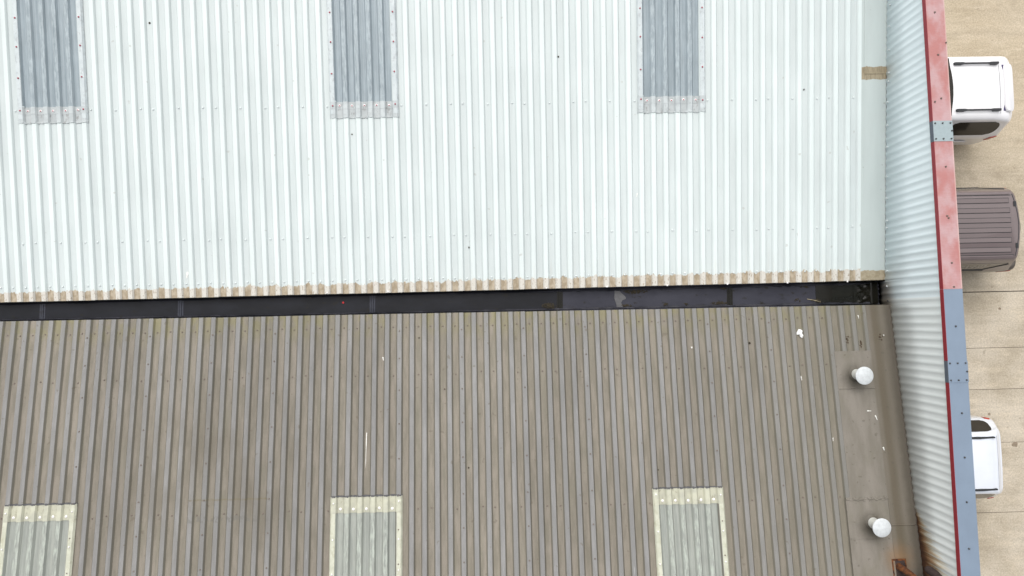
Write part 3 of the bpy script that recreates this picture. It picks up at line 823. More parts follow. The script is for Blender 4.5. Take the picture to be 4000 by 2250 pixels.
def cscrew(o, x, y, mat='cap_dark', r=.013): fixing((x, y, ctop(y) + .006), (0, 0, 1), o, M[mat], None, r)
for (y, x) in ((4.36, 6.46), (3.72, 6.47), (3.07, 6.475), (3.90, 6.60), (3.02, 6.38)): cscrew(c1, x, y, 'cap_brown')
for (y, x) in ((2.06, 6.48), (1.34, 6.455), (1.31, 6.475), (.66, 6.48), (.315, 6.49)): cscrew(c2, x, y, 'cap_brown')
for (y, x) in ((-.25, 6.48),): cscrew(c3, x, y)
for (y, x) in ((-1.48, 6.49), (-2.10, 6.49), (-2.72, 6.48), (-3.36, 6.47), (-4.1, 6.47)): cscrew(c4, x, y)
for o, ys in ((p1, (2.47, 2.70)), (p2, (-1.015, -.775))):
    for y in ys:
        for x in (6.36, 6.47, 6.585): fixing((x, y, ctop(y) + .011), (0, 0, 1), o, M['cap_dark'], None, .012)
    fixing((6.60, sum(ys) / 2, ctop(ys[0]) + .011), (0, 0, 1), o, M['cap_dark'], None, .012)

# ------------------------------------------------------------------ vent pipes
def vent(x, y, label):
    z = zl(y) + HGT + .008
    e = empty('vent_pipe', (x, y, z)); tag(e, label, 'vent pipe', 'white vent pipes on the brown roof')
    m = MB(); m.lathe((x, y, z - .01), [(.088, 0), (.086, .03), (.082, .045), (.080, .235), (.072, .24)], 28); m.build('pipe', M['ventd'], e, 'angle')
    m = MB(); m.lathe((x, y, z), [(.128, -.012), (.115, .012), (.09, .03)], 28, 0, NL); m.build('collar', M['fbrown'], e, 'angle')
    m = MB()
    for a in (.4, 2.5, 4.6): m.box(x + .06*math.cos(a) - .006, x + .06*math.cos(a) + .006, y + .06*math.sin(a) - .006, y + .06*math.sin(a) + .006, z + .22, z + .275)
    m.build('cap_stay', M['ventd'], e)
    m = MB(); m.lathe((x, y, z + .255), [(.10, .004), (.138, 0), (.1415, .006), (.140, .014), (.128, .021), (.06, .034), (.004, .040)], 40); m.build('cap', M['vent'], e, 'angle')
vent(5.677, -1.02, 'white capped vent pipe on the brown roof, nearer the gutter')
vent(5.677, -3.285, 'white capped vent pipe on the brown roof, nearer the rusty flue')

# ------------------------------------------------------------------ rusty flue at the lower right corner
flue = empty('flue_pipe', (6.02, -4.0, zl(-4.0) + HGT)); tag(flue, 'rusty brown flue pipe rising beside the rust-stained parapet foot', 'flue pipe')
m = MB(); zf_ = lambda y: zl(y) + HGT + .006
for (x0, x1, ya, yb) in ((5.905, 6.125, -3.845, -3.818), (5.905, 5.925, -4.45, -3.845), (6.105, 6.125, -4.45, -3.845), (5.905, 6.125, -4.47, -4.45)):
    m.hexa([(x0,ya,zf_(ya)-.002),(x1,ya,zf_(ya)-.002),(x1,yb,zf_(yb)-.002),(x0,yb,zf_(yb)-.002),(x0,ya,zf_(ya)+.012),(x1,ya,zf_(ya)+.012),(x1,yb,zf_(yb)+.012),(x0,yb,zf_(yb)+.012)])
m.build('opening_frame', M['rust'], flue)
m = MB(); m.hexa([(5.925,-4.45,zf_(-4.45)-.002),(6.105,-4.45,zf_(-4.45)-.002),(6.105,-3.845,zf_(-3.845)-.002),(5.925,-3.845,zf_(-3.845)-.002),
                  (5.925,-4.45,zf_(-4.45)+.003),(6.105,-4.45,zf_(-4.45)+.003),(6.105,-3.845,zf_(-3.845)+.003),(5.925,-3.845,zf_(-3.845)+.003)]); m.build('opening_plate', M['soot'], flue)
def bent(name, path, r, mat, parent, n=18):
    m = MB(); rings = []
    P = [Vector(p) for p in path]
    up = Vector((.3, .2, 1))
    for i, p in enumerate(P):
        d = ((P[min(i+1, len(P)-1)] - P[max(i-1, 0)])).normalized()
        u = d.cross(Vector((.35, .9, .2))).normalized(); w = d.cross(u)
        rr = r[i] if isinstance(r, (list, tuple)) else r
        rings.append([p + (u*math.cos(2*math.pi*k/n) + w*math.sin(2*math.pi*k/n))*rr for k in range(n)])
    vs = [v for q in rings for v in q]
    fs = [(i*n+k, i*n+(k+1) % n, (i+1)*n+(k+1) % n, (i+1)*n+k) for i in range(len(P)-1) for k in range(n)]
    fs += [tuple(range(n))[::-1], tuple(range((len(P)-1)*n, len(P)*n))]
    m.add(vs, fs); return m.build(name, mat, parent, 'angle')
FB = Vector((6.01, -3.93, zf_(-3.93)))
bent('lower_pipe', [FB + Vector((0, 0, -.01)), FB + Vector((.0, -.005, .10)), FB + Vector((.03, -.03, .20)), FB + Vector((.07, -.08, .32)), FB + Vector((.09, -.14, .50)), FB + Vector((.09, -.16, .75))], .052, M['rust'], flue)
TP = on_wall(3632, 2228, 6.27)
bent('upper_pipe', [TP + Vector((-.03, .02, -.065)), TP + Vector((-.018, .012, -.05)), TP, TP + Vector((0, -.01, .12)), TP + Vector((-.02, -.05, .30)), TP + Vector((-.06, -.12, .45))], [.012, .045, .062, .062, .062, .062], M['soot'], flue)
bent('elbow', [FB + Vector((.09, -.16, .74)), FB + Vector((.10, -.18, .86)), (TP + FB) / 2 + Vector((.05, -.22, .62)), TP + Vector((-.05, -.10, .42))], .06, M['rust'], flue)

# ------------------------------------------------------------------ vehicles, parked nose to the wall
class Car:
    """smooth body from analytic sections; x rises to the rear, s = car coordinate 0 nose .. L tail"""
    def __init__(c, rear, yc, L, W, prof, belt, lean, zb=.22, rr=.16, nx=5.0, tail=.55, rake=.0, sill=.05):
        c.rear, c.yc, c.L, c.W, c.prof, c.belt, c.lean, c.zb, c.rr, c.nx, c.tail, c.rake, c.sill = rear, yc, L, W/2, prof, belt, lean, zb, rr, nx, tail, rake, sill
    def zr(c, s):
        p = c.prof
        for i in range(len(p) - 1):
            if s <= p[i+1][0]:
                t = (s - p[i][0]) / (p[i+1][0] - p[i][0]); t = t*t*(3-2*t); return p[i][1] + (p[i+1][1] - p[i][1]) * t
        return p[-1][1]
    def g(c, s):
        q = 0
        if s > c.L - c.tail: q = (s - (c.L - c.tail)) / c.tail
        elif s < .7: q = (.7 - s) / .7
        return max(0, 1 - min(1, q) ** c.nx) ** (1 / c.nx)
    def hw(c, s, z):
        b = c.belt
        if z < b: w = c.W - c.sill * ((b - .3 - z) / b) ** 2 if z < b - .3 else c.W
        else: w = c.W - .03 - c.lean * (z - b)
        if b - .06 < z < b + .0: w = c.W - .03 * (z - b + .06) / .06
        return w * (.72 + .28 * c.g(s)) if s < .7 else w * (.80 + .20 * c.g(s))
    def X(c, s, z):
        k = max(0, min(1, (s - (c.L - 1.0)) / 1.0))
        return c.rear - c.L + s - k * k * c.rake * max(0, z - c.belt + .1)
    def section(c, s):
        zt = c.zr(s); pts = [(0, c.zb), (c.hw(s, c.zb + .02) * .9, c.zb), (c.hw(s, c.zb + .05), c.zb + .06)]
        z1 = max(c.zb + .2, zt - c.rr)
        for i in range(1, 15): z = c.zb + .06 + (z1 - c.zb - .06) * i / 14; pts.append((c.hw(s, z), z))
        w1 = c.hw(s, z1); r = min(c.rr, zt - z1 + .001)
        for i in range(1, 7):
            a = math.pi / 2 * i / 6; pts.append((w1 - r * 1.15 * (1 - math.cos(a)) , z1 + r * .82 * math.sin(a)))
        w2, z2 = pts[-1]
        for i in range(1, 6): t = i / 5; pts.append((w2 * (1 - t), z2 + r * .18 * (1 - (1 - t) ** 2)))
        return pts
    def body(c, name, mat, parent):
        ss = [0, .01, .04, .1, .18, .3, .45, .6, .8] + [.8 + (c.L - c.tail - .8) * i / 16 for i in range(1, 17)] + [c.L - c.tail * q for q in (.8, .6, .45, .3, .2, .12, .06, .025, .008, 0)]
        m = MB(); rings = []
        for s in ss:
            half = c.section(s)
            e = .0
            ring = [(c.X(s, z), c.yc + y, z) for y, z in half] + [(c.X(s, z), c.yc - y, z) for y, z in half[-2:0:-1]]
            rings.append(ring)
        n = len(rings[0])
        m.add([v for r in rings for v in r], [(i*n+k, i*n+(k+1) % n, (i+1)*n+(k+1) % n, (i+1)*n+k) for i in range(len(ss)-1) for k in range(n)] + [tuple(range(n))[::-1], tuple(range((len(ss)-1)*n, len(ss)*n))])
        return m.build(name, mat, parent, 'angle')
    def side_patch(c, name, side, s0, s1, z0, z1, mat, parent, rf=.05, rb=.05, off=.007, slant=0.0):
        """rounded panel on the flank; rf, rb corner radii at front and back"""
        m = MB(); n = 10; rows = []
        for i in range(n + 1):
            z = z0 + (z1 - z0) * i / n; d = min(z - z0, z1 - z)
            def ins(r): return r - math.sqrt(max(0, r*r - (r - d)**2)) if d < r else 0
            a, b = s0 + ins(rf) + slant * (z - z0), s1 - ins(rb)
            rows.append([(c.X(a + (b-a)*k/10, z), c.yc + side * (c.hw(a + (b-a)*k/10, z) + off), z) for k in range(11)])
        inn = [[(x, y - side * .012, z) for x, y, z in r] for r in rows]
        N = 11 * (n + 1)
        fs = [(i*11+k, i*11+k+1, (i+1)*11+k+1, (i+1)*11+k) for i in range(n) for k in range(10)]
        fs += [tuple(N + q for q in f[::-1]) for f in fs]
        rim = [k for k in range(11)] + [i*11+10 for i in range(1, n+1)] + [n*11+k for k in range(9, -1, -1)] + [i*11 for i in range(n-1, 0, -1)]
        fs += [(rim[q], rim[(q+1) % len(rim)], N + rim[(q+1) % len(rim)], N + rim[q]) for q in range(len(rim))]
        m.add([v for r in rows for v in r] + [v for r in inn for v in r], fs)
        return m.build(name, mat, parent, 'angle')
    def roof_patch(c, name, s0, s1, hw, mat, parent, off=.004, bow=.0):
        m = MB(); n = 8; rows = []
        for i in range(n + 1):
            q = -1 + 2 * i / n
            for k in range(9):
                s = s0 + (s1 - bow * q * q - s0) * k / 8; y = hw * q
                sec = c.section(s); z = c.zr(s)
                for (ya, za), (yb, zb) in zip(sec[-7:-1], sec[-6:]):
                    if yb <= abs(y) <= ya: z = za + (zb - za) * (ya - abs(y)) / max(1e-6, ya - yb)
                rows.append((c.X(s, z), c.yc + y, z + off))
        N = len(rows)
        fs = [(i*9+k, i*9+k+1, (i+1)*9+k+1, (i+1)*9+k) for i in range(n) for k in range(8)]
        m.add(rows, fs)
        m.add([(x, y, z - .02) for x, y, z in rows], [f[::-1] for f in fs])
        return m.build(name, mat, parent, True)
    def wheels(c, root, sf, sr, r=.34):
        for s in (sf, sr):
            for sd in (-1, 1):
                w = c.W - .02
                e = bpy.data.objects.new('wheel', None); link(e, root); e.empty_display_size = .1
                e.location = Vector((c.X(s, .3), c.yc + sd * w, r)) - root.location
                m = MB(); p = Vector((c.X(s, .3), c.yc + sd * (w - .2), r)); q = Vector((c.X(s, .3), c.yc + sd * (w + .015), r))
                m.lathe(p, [(r*.7, 0), (r*.98, .01), (r, .05), (r, .17), (r*.97, .205), (r*.72, .215)], 28, 0, (0, sd, 0)); m.build('tyre', M['tyre'], e, 'angle')
                m = MB(); m.lathe(p, [(r*.70, .12), (r*.70, .214), (r*.62, .205), (r*.2, .19), (r*.1, .21)], 20, 0, (0, sd, 0)); m.build('rim', M['rim'], e, 'angle')

# white off-roader
wcar = empty('parked_car', (9.4, 4.96, 0)); tag(wcar, 'white off-roader with dark roof rails and rear spoiler, parked beyond the red coping', 'car', 'vehicles parked in the yard')
c = Car(11.78, 4.96, 4.45, 1.92, [(0, .82), (.35, .98), (1.25, 1.05), (2.05, 1.70), (2.7, 1.775), (3.9, 1.765), (4.25, 1.70), (4.45, 1.62)], 1.06, .34, rr=.15, rake=.18, tail=.42, nx=4.2)
c.body('body', M['white'], wcar)
for sd in (-1, 1):
    c.side_patch('side_window', sd, 3.04, 4.20, 1.10, 1.585, M['glass'], wcar, .10, .22)
    c.side_patch('side_window', sd, 2.02, 2.94, 1.10, 1.57, M['glass'], wcar, .05, .05, slant=.5)
    c.side_patch('door_moulding', sd, 1.6, 3.5, .50, .58, M['white'], wcar, .03, .03, off=.022)
    c.side_patch('rear_arch_flare', sd, 3.0, 3.95, .42, .80, M['white'], wcar, .30, .36, off=.030)
    c.side_patch('tail_light', sd, 4.20, 4.40, .78, 1.02, M['redlamp'], wcar, .03, .03, off=.010)
    m = MB(); y = 4.96 + sd * .53
    zt = 1.795
    X0, X1 = 10.27, 11.27
    prf = [(X0, .028), (X0 + .05, .03), (X0 + .17, .03), (X0 + .24, .018), (X1 - .24, .018), (X1 - .17, .03), (X1 - .05, .03), (X1, .026)]
    for i in range(len(prf) - 1):
        (a, wa), (b, wb_) = prf[i], prf[i+1]
        za, zb_ = zt + .012, zt + .012
        lo = 1.74 if i in (0, 1, 5, 6) else zt - .012
        m.hexa([(a,y-wa,lo),(b,y-wb_,lo),(b,y+wb_,lo),(a,y+wa,lo),(a,y-wa*.9,za),(b,y-wb_*.9,zb_),(b,y+wb_*.9,zb_),(a,y+wa*.9,za)])
    m.build('roof_rail', M['trim'], wcar)
c.roof_patch('roof_seam', 4.02, 4.03, .60, M['trim'], wcar, .002)
for sd in (-1, 1):
    c.side_patch('door_gap', sd, 2.96, 2.972, .35, 1.06, M['trim'], wcar, .003, .003, off=.002)
c.roof_patch('sunroof', 1.98, 2.895, .655, M['glass'], wcar, .006, .07)
# spoiler: rounded white slab with a shadow gap
m = MB(); n = 20; out = []
for i in range(4 * n):
    a = 2 * math.pi * i / (4 * n); ca, sa = math.cos(a), math.sin(a)
    out.append((11.535 + .118 * math.copysign(abs(ca) ** .45, ca), 4.955 + .545 * math.copysign(abs(sa) ** .32, sa)))
k = len(out)
m.add([(x, y, 1.655) for x, y in out] + [(x, y, 1.715 - (x - 11.42) * .12) for x, y in out] + [(11.535 + (x - 11.535) * .86, 4.955 + (y - 4.955) * .96, 1.738 - (x - 11.42) * .16) for x, y in out],
      [tuple(range(k))[::-1], tuple(range(2*k, 3*k))] + [(r*k+i, r*k+(i+1) % k, (r+1)*k+(i+1) % k, (r+1)*k+i) for r in range(2) for i in range(k)])
m.build('rear_spoiler', M['white'], wcar, 'angle')
m = MB(); m.box(11.40, 11.47, 4.43, 5.48, 1.60, 1.70); m.build('brake_light_slot', plain('violet_dark_gap', (.03, .015, .10), .3), wcar)
c.wheels(wcar, .82, 3.42, .37)

# brown pickup with ribbed hardtop canopy
pk = empty('pickup_truck', (9.3, 1.83, 0)); tag(pk, 'dark brown pickup with ribbed mauve-grey hardtop canopy, parked beyond the red coping', 'pickup truck', 'vehicles parked in the yard')
c = Car(11.95, 1.83, 5.2, 1.96, [(0, .80), (.35, 1.0), (1.4, 1.06), (2.1, 1.66), (2.5, 1.72), (3.1, 1.70), (3.35, 1.30), (3.6, 1.12), (5.2, 1.10)], 1.04, .30, rr=.10, tail=.35)
c.body('body', M['mauved'], pk)
for sd in (-1, 1):
    c.side_patch('side_window', sd, 2.0, 3.0, 1.10, 1.52, M['glass'], pk, .05, .05, slant=.4)
    c.side_patch('tail_light', sd, 5.02, 5.17, .62, .98, M['redlamp'], pk, .03, .03, off=.008)
# canopy: lofted shell, rear face raked and bowed
CX0, CXR, CY, CZT = 8.62, 11.475, 1.83, 1.815
def csec(z):   # half width and rear x at a height
    t = (z - 1.08) / (CZT - 1.08); return .970 - .195 * t, CXR + .36 * (1 - t) ** 1.1
lev = [1.08, 1.2, 1.35, 1.5, 1.62, 1.70, 1.75, 1.785, 1.805, 1.815]
rings = []
for z in lev:
    w, xr = csec(z)
    if z > 1.7: w -= .05 * ((z - 1.7) / .115) ** 3; xr -= .035 * ((z - 1.7) / .115) ** 3
    r = [(CX0 + (.25 * (z - 1.08)), CY - w)]
    for i in range(29):
        q = -1 + 2 * i / 28
        bow = .12 * (1 - q * q) - .10 * max(0, abs(q) - .9) * 10 * .55
        r.append((xr - .03 + bow, CY + w * q))
    r.append((CX0 + (.25 * (z - 1.08)), CY + w))
    rings.append([(x, y, z) for x, y in r])
m = MB(); n = len(rings[0])
m.add([v for r in rings for v in r], [(i*n+k, i*n+(k+1) % n, (i+1)*n+(k+1) % n, (i+1)*n+k) for i in range(len(lev)-1) for k in range(n)] + [tuple(range(n))[::-1], tuple(range((len(lev)-1)*n, len(lev)*n))])
can = m.build('canopy', M['mauve'], pk, 'angle')
for i in range(6):
    y = CY + .545 - .2196 * i; m = MB(); x0, x1 = 8.95, 11.30 + .03 * (1 - ((i - 2.5) / 2.5) ** 2)
    h = .052
    m.hexa([(x0,y-h,CZT-.002),(x1,y-h,CZT-.002),(x1,y+h,CZT-.002),(x0,y+h,CZT-.002),(x0+.01,y-h+.006,CZT+.016),(x1-.008,y-h+.006,CZT+.016),(x1-.008,y+h-.006,CZT+.016),(x0+.01,y+h-.006,CZT+.016)])
    o = m.build('roof_rib', M['mauve'], can)
    m = MB(); m.box(x0 - .006, x1 + .009, y - h - .009, y + h + .009, CZT - .001, CZT + .0015); m.build('rib_groove', M['trim'], can)
for sd in (-1, 1):
    m = MB(); y = CY + sd * .665; m.box(8.9, 11.36, y - .006, y + .006, CZT - .012, CZT + .0025); m.build('gutter_groove', M['trim'], can)
    m = MB(); y = CY + sd * .690
    m.hexa([(8.9,y-.014,CZT-.03),(11.34,y-.014,CZT-.03),(11.34,y+.014,CZT-.03),(8.9,y+.014,CZT-.03),(8.9,y-.010,CZT+.010),(11.33,y-.010,CZT+.010),(11.33,y+.010,CZT+.010),(8.9,y+.010,CZT+.010)])
    m.build('roof_bar', M['mauve'], can)
# rear door gap, hinges, stickers
m = MB()
for i in range(28):
    q0, q1 = -1 + 2 * i / 28, -1 + 2 * (i + 1) / 28
    f = lambda q: CXR - .09 + .12 * (1 - q * q)
    y0, y1 = CY + .69 * q0, CY + .69 * q1
    m.hexa([(f(q0)-.008,y0,CZT-.02),(f(q0)+.008,y0,CZT-.02),(f(q1)+.008,y1,CZT-.02),(f(q1)-.008,y1,CZT-.02),(f(q0)-.008,y0,CZT+.003),(f(q0)+.008,y0,CZT+.003),(f(q1)+.008,y1,CZT+.003),(f(q1)-.008,y1,CZT+.003)])
m.build('rear_door_gap', M['trim'], can)
for y in (CY + .47, CY - .46):
    m = MB(); x = CXR - .085 + .12 * (1 - ((y - CY) / .69) ** 2); m.box(x - .045, x + .012, y - .055, y + .055, CZT - .01, CZT + .012); m.build('hinge', M['trim'], can)
def rear_patch(name, y0, y1, z0, z1, mat, taper=.3):
    m = MB(); rows = []; n = 8
    for i in range(n + 1):
        z = z0 + (z1 - z0) * i / n; w, xr = csec(z)
        s = math.sin(math.pi * (i + .5) / (n + 1)) ** taper
        for k in range(n + 1):
            y = (y0 + y1) / 2 + (y1 - y0) / 2 * s * (-1 + 2 * k / n); q = (y - CY) / w
            rows.append((xr - .03 + .12 * (1 - q*q) + .008, y, z))
    fs = [(i*(n+1)+k, i*(n+1)+k+1, (i+1)*(n+1)+k+1, (i+1)*(n+1)+k) for i in range(n) for k in range(n)]
    m.add(rows, fs); m.add([(x - .012, y, z) for x, y, z in rows], [f[::-1] for f in fs])
    return m.build(name, mat, can)
rear_patch('rear_window', CY - .52, CY + .52, 1.18, 1.60, M['glass'], .12)
rear_patch('green_sticker', CY - .20, CY + .16, 1.62, 1.74, M['green'], .6)
rear_patch('reflector', CY - .56, CY - .40, 1.50, 1.70, M['greyst'], .5)
# side window of the canopy with faint, unreadable pale lettering
for sd in (-1, 1):
    def cy(z): return CY + sd * (csec(z)[0] + .006)
    m = MB(); prs = [(9.1, 1.20), (11.05, 1.20), (11.42, 1.56), (11.38, 1.60), (9.3, 1.60)]
    m.add([(x, cy(z), z) for x, z in prs] + [(x, cy(z) - sd * .012, z) for x, z in prs], [(0,1,2,3,4), (9,8,7,6,5)] + [(i, (i+1) % 5, 5+(i+1) % 5, 5+i) for i in range(5)])
    win = m.build('side_window', M['mauved'], can)
    m = MB()
    for (xa, za, xb_, zb_) in ((9.1,1.20,11.05,1.20), (11.05,1.20,11.42,1.56), (9.1,1.15,11.1,1.15)):
        d = Vector((xb_ - xa, zb_ - za)).normalized() * .016; px, pz = -d.y, d.x
        m.hexa([(xa-px,cy(za-pz)-sd*.004,za-pz),(xb_-px,cy(zb_-pz)-sd*.004,zb_-pz),(xb_+px,cy(zb_+pz)-sd*.004,zb_+pz),(xa+px,cy(za+pz)-sd*.004,za+pz),
                (xa-px,cy(za-pz)+sd*.012,za-pz),(xb_-px,cy(zb_-pz)+sd*.012,zb_-pz),(xb_+px,cy(zb_+pz)+sd*.012,zb_+pz),(xa+px,cy(za+pz)+sd*.012,za+pz)])
    m.build('window_seal', M['trim'], win)
    m = MB(); rnd = random.Random(3)
    for z, x0, x1 in ((1.44, 10.05, 10.98), (1.33, 9.95, 10.85)):
        x = x0
        while x < x1:
            w = rnd.choice((.014, .03, .045)); hgt = rnd.uniform(.03, .055)
            m.add([(x, cy(z) + sd*.003, z), (x+w, cy(z) + sd*.003, z), (x+w+.02, cy(z+hgt) + sd*.003, z+hgt), (x+.02, cy(z+hgt) + sd*.003, z+hgt)], [(0,1,2,3)])
            x += w + rnd.choice((.018, .03, .05))
    m.build('faded_lettering', plain('faded_lettering_paint', (.42, .41, .38), .5), win)
c.wheels(pk, .95, 4.1, .37)

# silver people carrier
sv = empty('parked_car', (9.2, -3.47, 0)); tag(sv, 'silver car with dark roof rails parked beyond the blue coping', 'car', 'vehicles parked in the yard')
c = Car(11.40, -3.47, 4.1, 1.86, [(0, .75), (.3, .92), (1.0, 1.02), (1.9, 1.46), (2.6, 1.525), (3.55, 1.50), (3.85, 1.44), (4.1, 1.30)], .96, .50, rr=.13, rake=.40, tail=.50, nx=3.2)
c.body('body', M['silver'], sv)
for sd in (-1, 1):
    c.side_patch('side_window', sd, 2.72, 3.83, .99, 1.375, M['glass'], sv, .05, .15)
    c.side_patch('side_window', sd, 1.72, 2.62, .99, 1.36, M['glass'], sv, .05, .05, slant=.6)
    c.side_patch('tail_light', sd, 3.84, 3.98, .78, .94, M['redlamp'], sv, .03, .03, off=.010)
    m = MB(); yb_ = -3.47 + sd * .575
    prf = [(9.3, .012), (9.6, .026), (10.6, .030), (10.955, .022), (10.985, .014)]
    for i in range(len(prf) - 1):
        (a, wa), (b, wb_) = prf[i], prf[i+1]
        za, zb_ = c.zr(a - 7.3) + .004, c.zr(b - 7.3 + .08) + .004
        m.hexa([(a,yb_-wa,za-.05),(b,yb_-wb_,zb_-.05),(b,yb_+wb_,zb_-.05),(a,yb_+wa,za-.05),(a,yb_-wa*.7,za+.006),(b,yb_-wb_*.7,zb_+.006),(b,yb_+wb_*.7,zb_+.006),(a,yb_+wa*.7,za+.006)])
    m.build('roof_rail', M['trim'], sv)
c.roof_patch('tailgate_seam', 3.88, 3.889, .60, M['trim'], sv, .003)
c.wheels(sv, .8, 3.35, .31)

# ------------------------------------------------------------------ litter and droppings
def blob(name, p, nrm, pts, h, mat, label, cat, group=None, rot=0):
    m = MB(); k = len(pts); nrm = Vector(nrm).normalized(); u = Vector((1, 0, 0)); u = (u - nrm * u.dot(nrm)).normalized(); w = nrm.cross(u); p = Vector(p)
    cr_, sr_ = math.cos(rot), math.sin(rot)
    vs = []
    for hh_, sc in ((-.001, 1), (h * .6, .96), (h, .8)):
        for (a, b) in pts:
            x, y = a * cr_ - b * sr_, a * sr_ + b * cr_
            vs.append(u * x * sc + w * y * sc + nrm * hh_)
    fs = [tuple(range(k))[::-1], tuple(range(2*k, 3*k))] + [(r*k+i, r*k+(i+1) % k, (r+1)*k+(i+1) % k, (r+1)*k+i) for r in range(2) for i in range(k)]
    m.add(vs, fs); o = link(bpy.data.objects.new(name, m.mesh(name, mat))); o.location = p
    return tag(o, label, cat, group)
# crumpled paper in a pan of the brown roof
p = on_brown(3123, 1303, .005)
m = MB(); fl = [(-.045,.02,.0),(-.02,.075,.02),(.02,.06,.035),(.045,.045,.02),(.03,.005,.03),(.055,-.03,.02),(.035,-.075,.015),(.0,-.05,.03),(-.01,-.01,.04),(-.05,-.015,.01)]
ctr = (0, 0, .045)
m.add([ctr] + fl + [(x*.9, y*.9, -.003) for x, y, z in fl], [(0, 1+i, 1+(i+1) % 10) for i in range(10)] + [(1+i, 11+i, 11+(i+1) % 10, 1+(i+1) % 10) for i in range(10)] + [tuple(range(11, 21))])
o = link(bpy.data.objects.new('paper_scrap', m.mesh('paper_scrap', M['paper']))); o.location = p
tag(o, 'crumpled white paper scrap lying on the brown roof near the gutter end', 'paper')
def streak(L, w): return [(-w, L*.5), (w, L*.5), (w*1.1, L*.2), (w*.6, -L*.1), (w*.7, -L*.35), (0, -L*.5), (-w*.6, -L*.3), (-w*.5, 0), (-w*1.1, L*.25)]
G = 'white bird droppings on the brown roof'
for (u, v, L, w, rot, h0, lab) in ((1497, 1402, .065, .009, .2, 0, 'short white bird dropping between the gutter and the middle cream rooflight'),
        (1430, 1760, .55, .006, -.02, 0, 'long thin white bird dropping streak above the middle cream rooflight'),
        (3130, 1478, .075, .008, .15, 0, 'short white bird dropping left of the upper vent pipe'),
        (2702, 1358, .03, .012, 0, .036, 'small round white bird dropping on a rib below the gutter patch'),
        (3396, 1605, .07, .008, 1.5, .046, 'white bird dropping on the flat sheet below the upper vent pipe'),
        (3423, 1632, .08, .009, .3, .046, 'curved white bird dropping beside the flashing joint'),
        (3452, 1753, .055, .010, .2, .046, 'white bird dropping on the flashing between the two vent pipes'),
        (3353, 1238, .06, .006, .1, 0, 'thin white bird dropping in the last rib trough by the gutter end'),
        (3254, 1717, .06, .006, -.1, 0, 'thin white bird dropping left of the long flat sheet'),
        (3452, 1310, .025, .009, 0, .046, 'tiny white bird dropping on the flashing foot beside the parapet')):
    p = on_brown(u, v, h0 + .001)
    blob('bird_dropping', p, NL, streak(L, w), .004, M['drop'], lab, 'bird dropping', G, rot)
for (u, v, L, w, lab) in ((731, 1075, .11, .016, 'ragged white bird dropping on the pale roof above the gutter'), (2488, 762, .07, .008, 'faint white bird dropping in the middle of the pale roof')):
    blob('bird_dropping', on_pale(u, v, .001), NU, streak(L, w), .004, M['drop'], lab, 'bird dropping', 'white bird droppings on the pale roof', -.2)
def speck(u, v, pale, r, lab, mat='dark', h=.0):
    p = on_pale(u, v, h) if pale else on_brown(u, v, h)
    n = 9; blob('debris_crumb', p, NU if pale else NL, [(r*random.uniform(.6, 1.1)*math.cos(6.283*i/n), r*random.uniform(.6, 1.1)*math.sin(6.283*i/n)) for i in range(n)], r*.7, M[mat], lab, 'debris')
speck(585, 90, True, .019, 'dark crumb of debris on the pale roof between left and middle rooflights')
speck(1375, 525, True, .014, 'small dark crumb just below the middle grey rooflight')
speck(2181, 222, True, .018, 'grey crumb left of the rightmost grey rooflight')
speck(1832, 967, True, .020, 'smudged grey crumb on the pale roof above the gutter')
speck(3140, 350, True, .016, 'grey crumb on the pale roof near the parapet flashing', 'mastic')
speck(1637, 1320, False, .014, 'dark crumb on the brown roof below the dark gutter stretch')
speck(2928, 1340, False, .021, 'dark moss crumb on the brown roof left of the white paper')
speck(1830, 1827, False, .014, 'dark crumb right of the middle cream rooflight')
speck(2571, 1835, False, .013, 'dark crumb just above the rightmost cream rooflight')
speck(1737, 1520, False, .016, 'brown crumb in the middle of the brown roof', 'leaf')
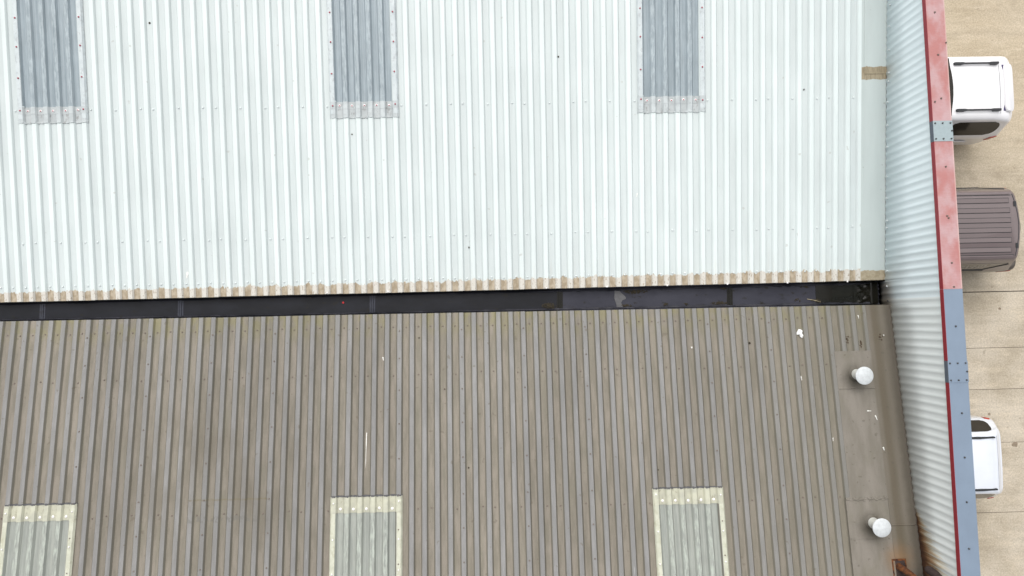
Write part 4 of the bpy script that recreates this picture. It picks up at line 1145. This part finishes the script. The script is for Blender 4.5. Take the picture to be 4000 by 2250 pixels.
for (u, v, n, lab) in ((3308, 1327, 12, 'dark leaf litter in the rib trough above the flat soaker sheet'), (3358, 1345, 16, 'dark leaf litter in the last trough above the flat soaker sheet'), (3442, 1318, 12, 'dark leaf litter on the flashing near the parapet foot')):
    p = on_brown(u, v, .004 if u < 3400 else .045); m = MB()
    for _ in range(n):
        a, b = random.uniform(-.035, .035), random.uniform(-.055, .055); s = random.uniform(.006, .014)
        m.lathe((a, b, LS * b - .003), [(s, 0), (s*.8, s*.5), (s*.2, s*.7)], 6)
    o = link(bpy.data.objects.new('leaf_litter', m.mesh('leaf_litter', M['leaf'], True))); o.location = p; tag(o, lab, 'leaf litter')
# in the gutter
a, b = on_level(3153, 1168, GZ + .006), on_level(3207, 1180, GZ + .012)
m = MB(); mid = (a + b) / 2 + Vector((0, .006, .004)); m.tube(a - a, mid - a, .0055, .0045, 8); m.tube(mid - a, b - a, .0045, .003, 8); m.tube(mid - a, mid - a + Vector((.02, -.02, .004)), .003, .002, 6)
o = link(bpy.data.objects.new('twig', m.mesh('twig', M['twig'], True))); o.location = a; tag(o, 'pale dry twig lying in the wet end of the gutter', 'twig')
p = on_level(1341, 1182, GZ + .001); m = MB(); m.lathe((0, 0, 0), [(.017, 0), (.017, .008), (.012, .010), (.010, .006), (.007, .006), (.005, .014)], 16)
o = link(bpy.data.objects.new('bottle_cap', m.mesh('bottle_cap', M['redplastic'], 'angle'))); o.location = p; tag(o, 'small round red plastic cap lying in the black gutter', 'cap')
p = on_level(1213, 1159, GZ + .004); m = MB()
for i in range(9):
    t = i * .7; d = Vector((math.cos(t), math.sin(t) * .7, .1)) * random.uniform(.02, .045); q = Vector((-d.y, d.x, 0)).normalized() * .008
    m.add([(0, 0, .004), d*.5 + q, d, d*.5 - q], [(0, 1, 2, 3)]); m.add([(0, 0, -.001), d*.5 + q - Vector((0, 0, .003)), d - Vector((0, 0, .003)), d*.5 - q - Vector((0, 0, .003))], [(3, 2, 1, 0)])
o = link(bpy.data.objects.new('leaf_litter', m.mesh('leaf_litter', M['leaf']))); o.location = p; tag(o, 'small clump of brown dead leaves at the gutter edge', 'leaf litter')
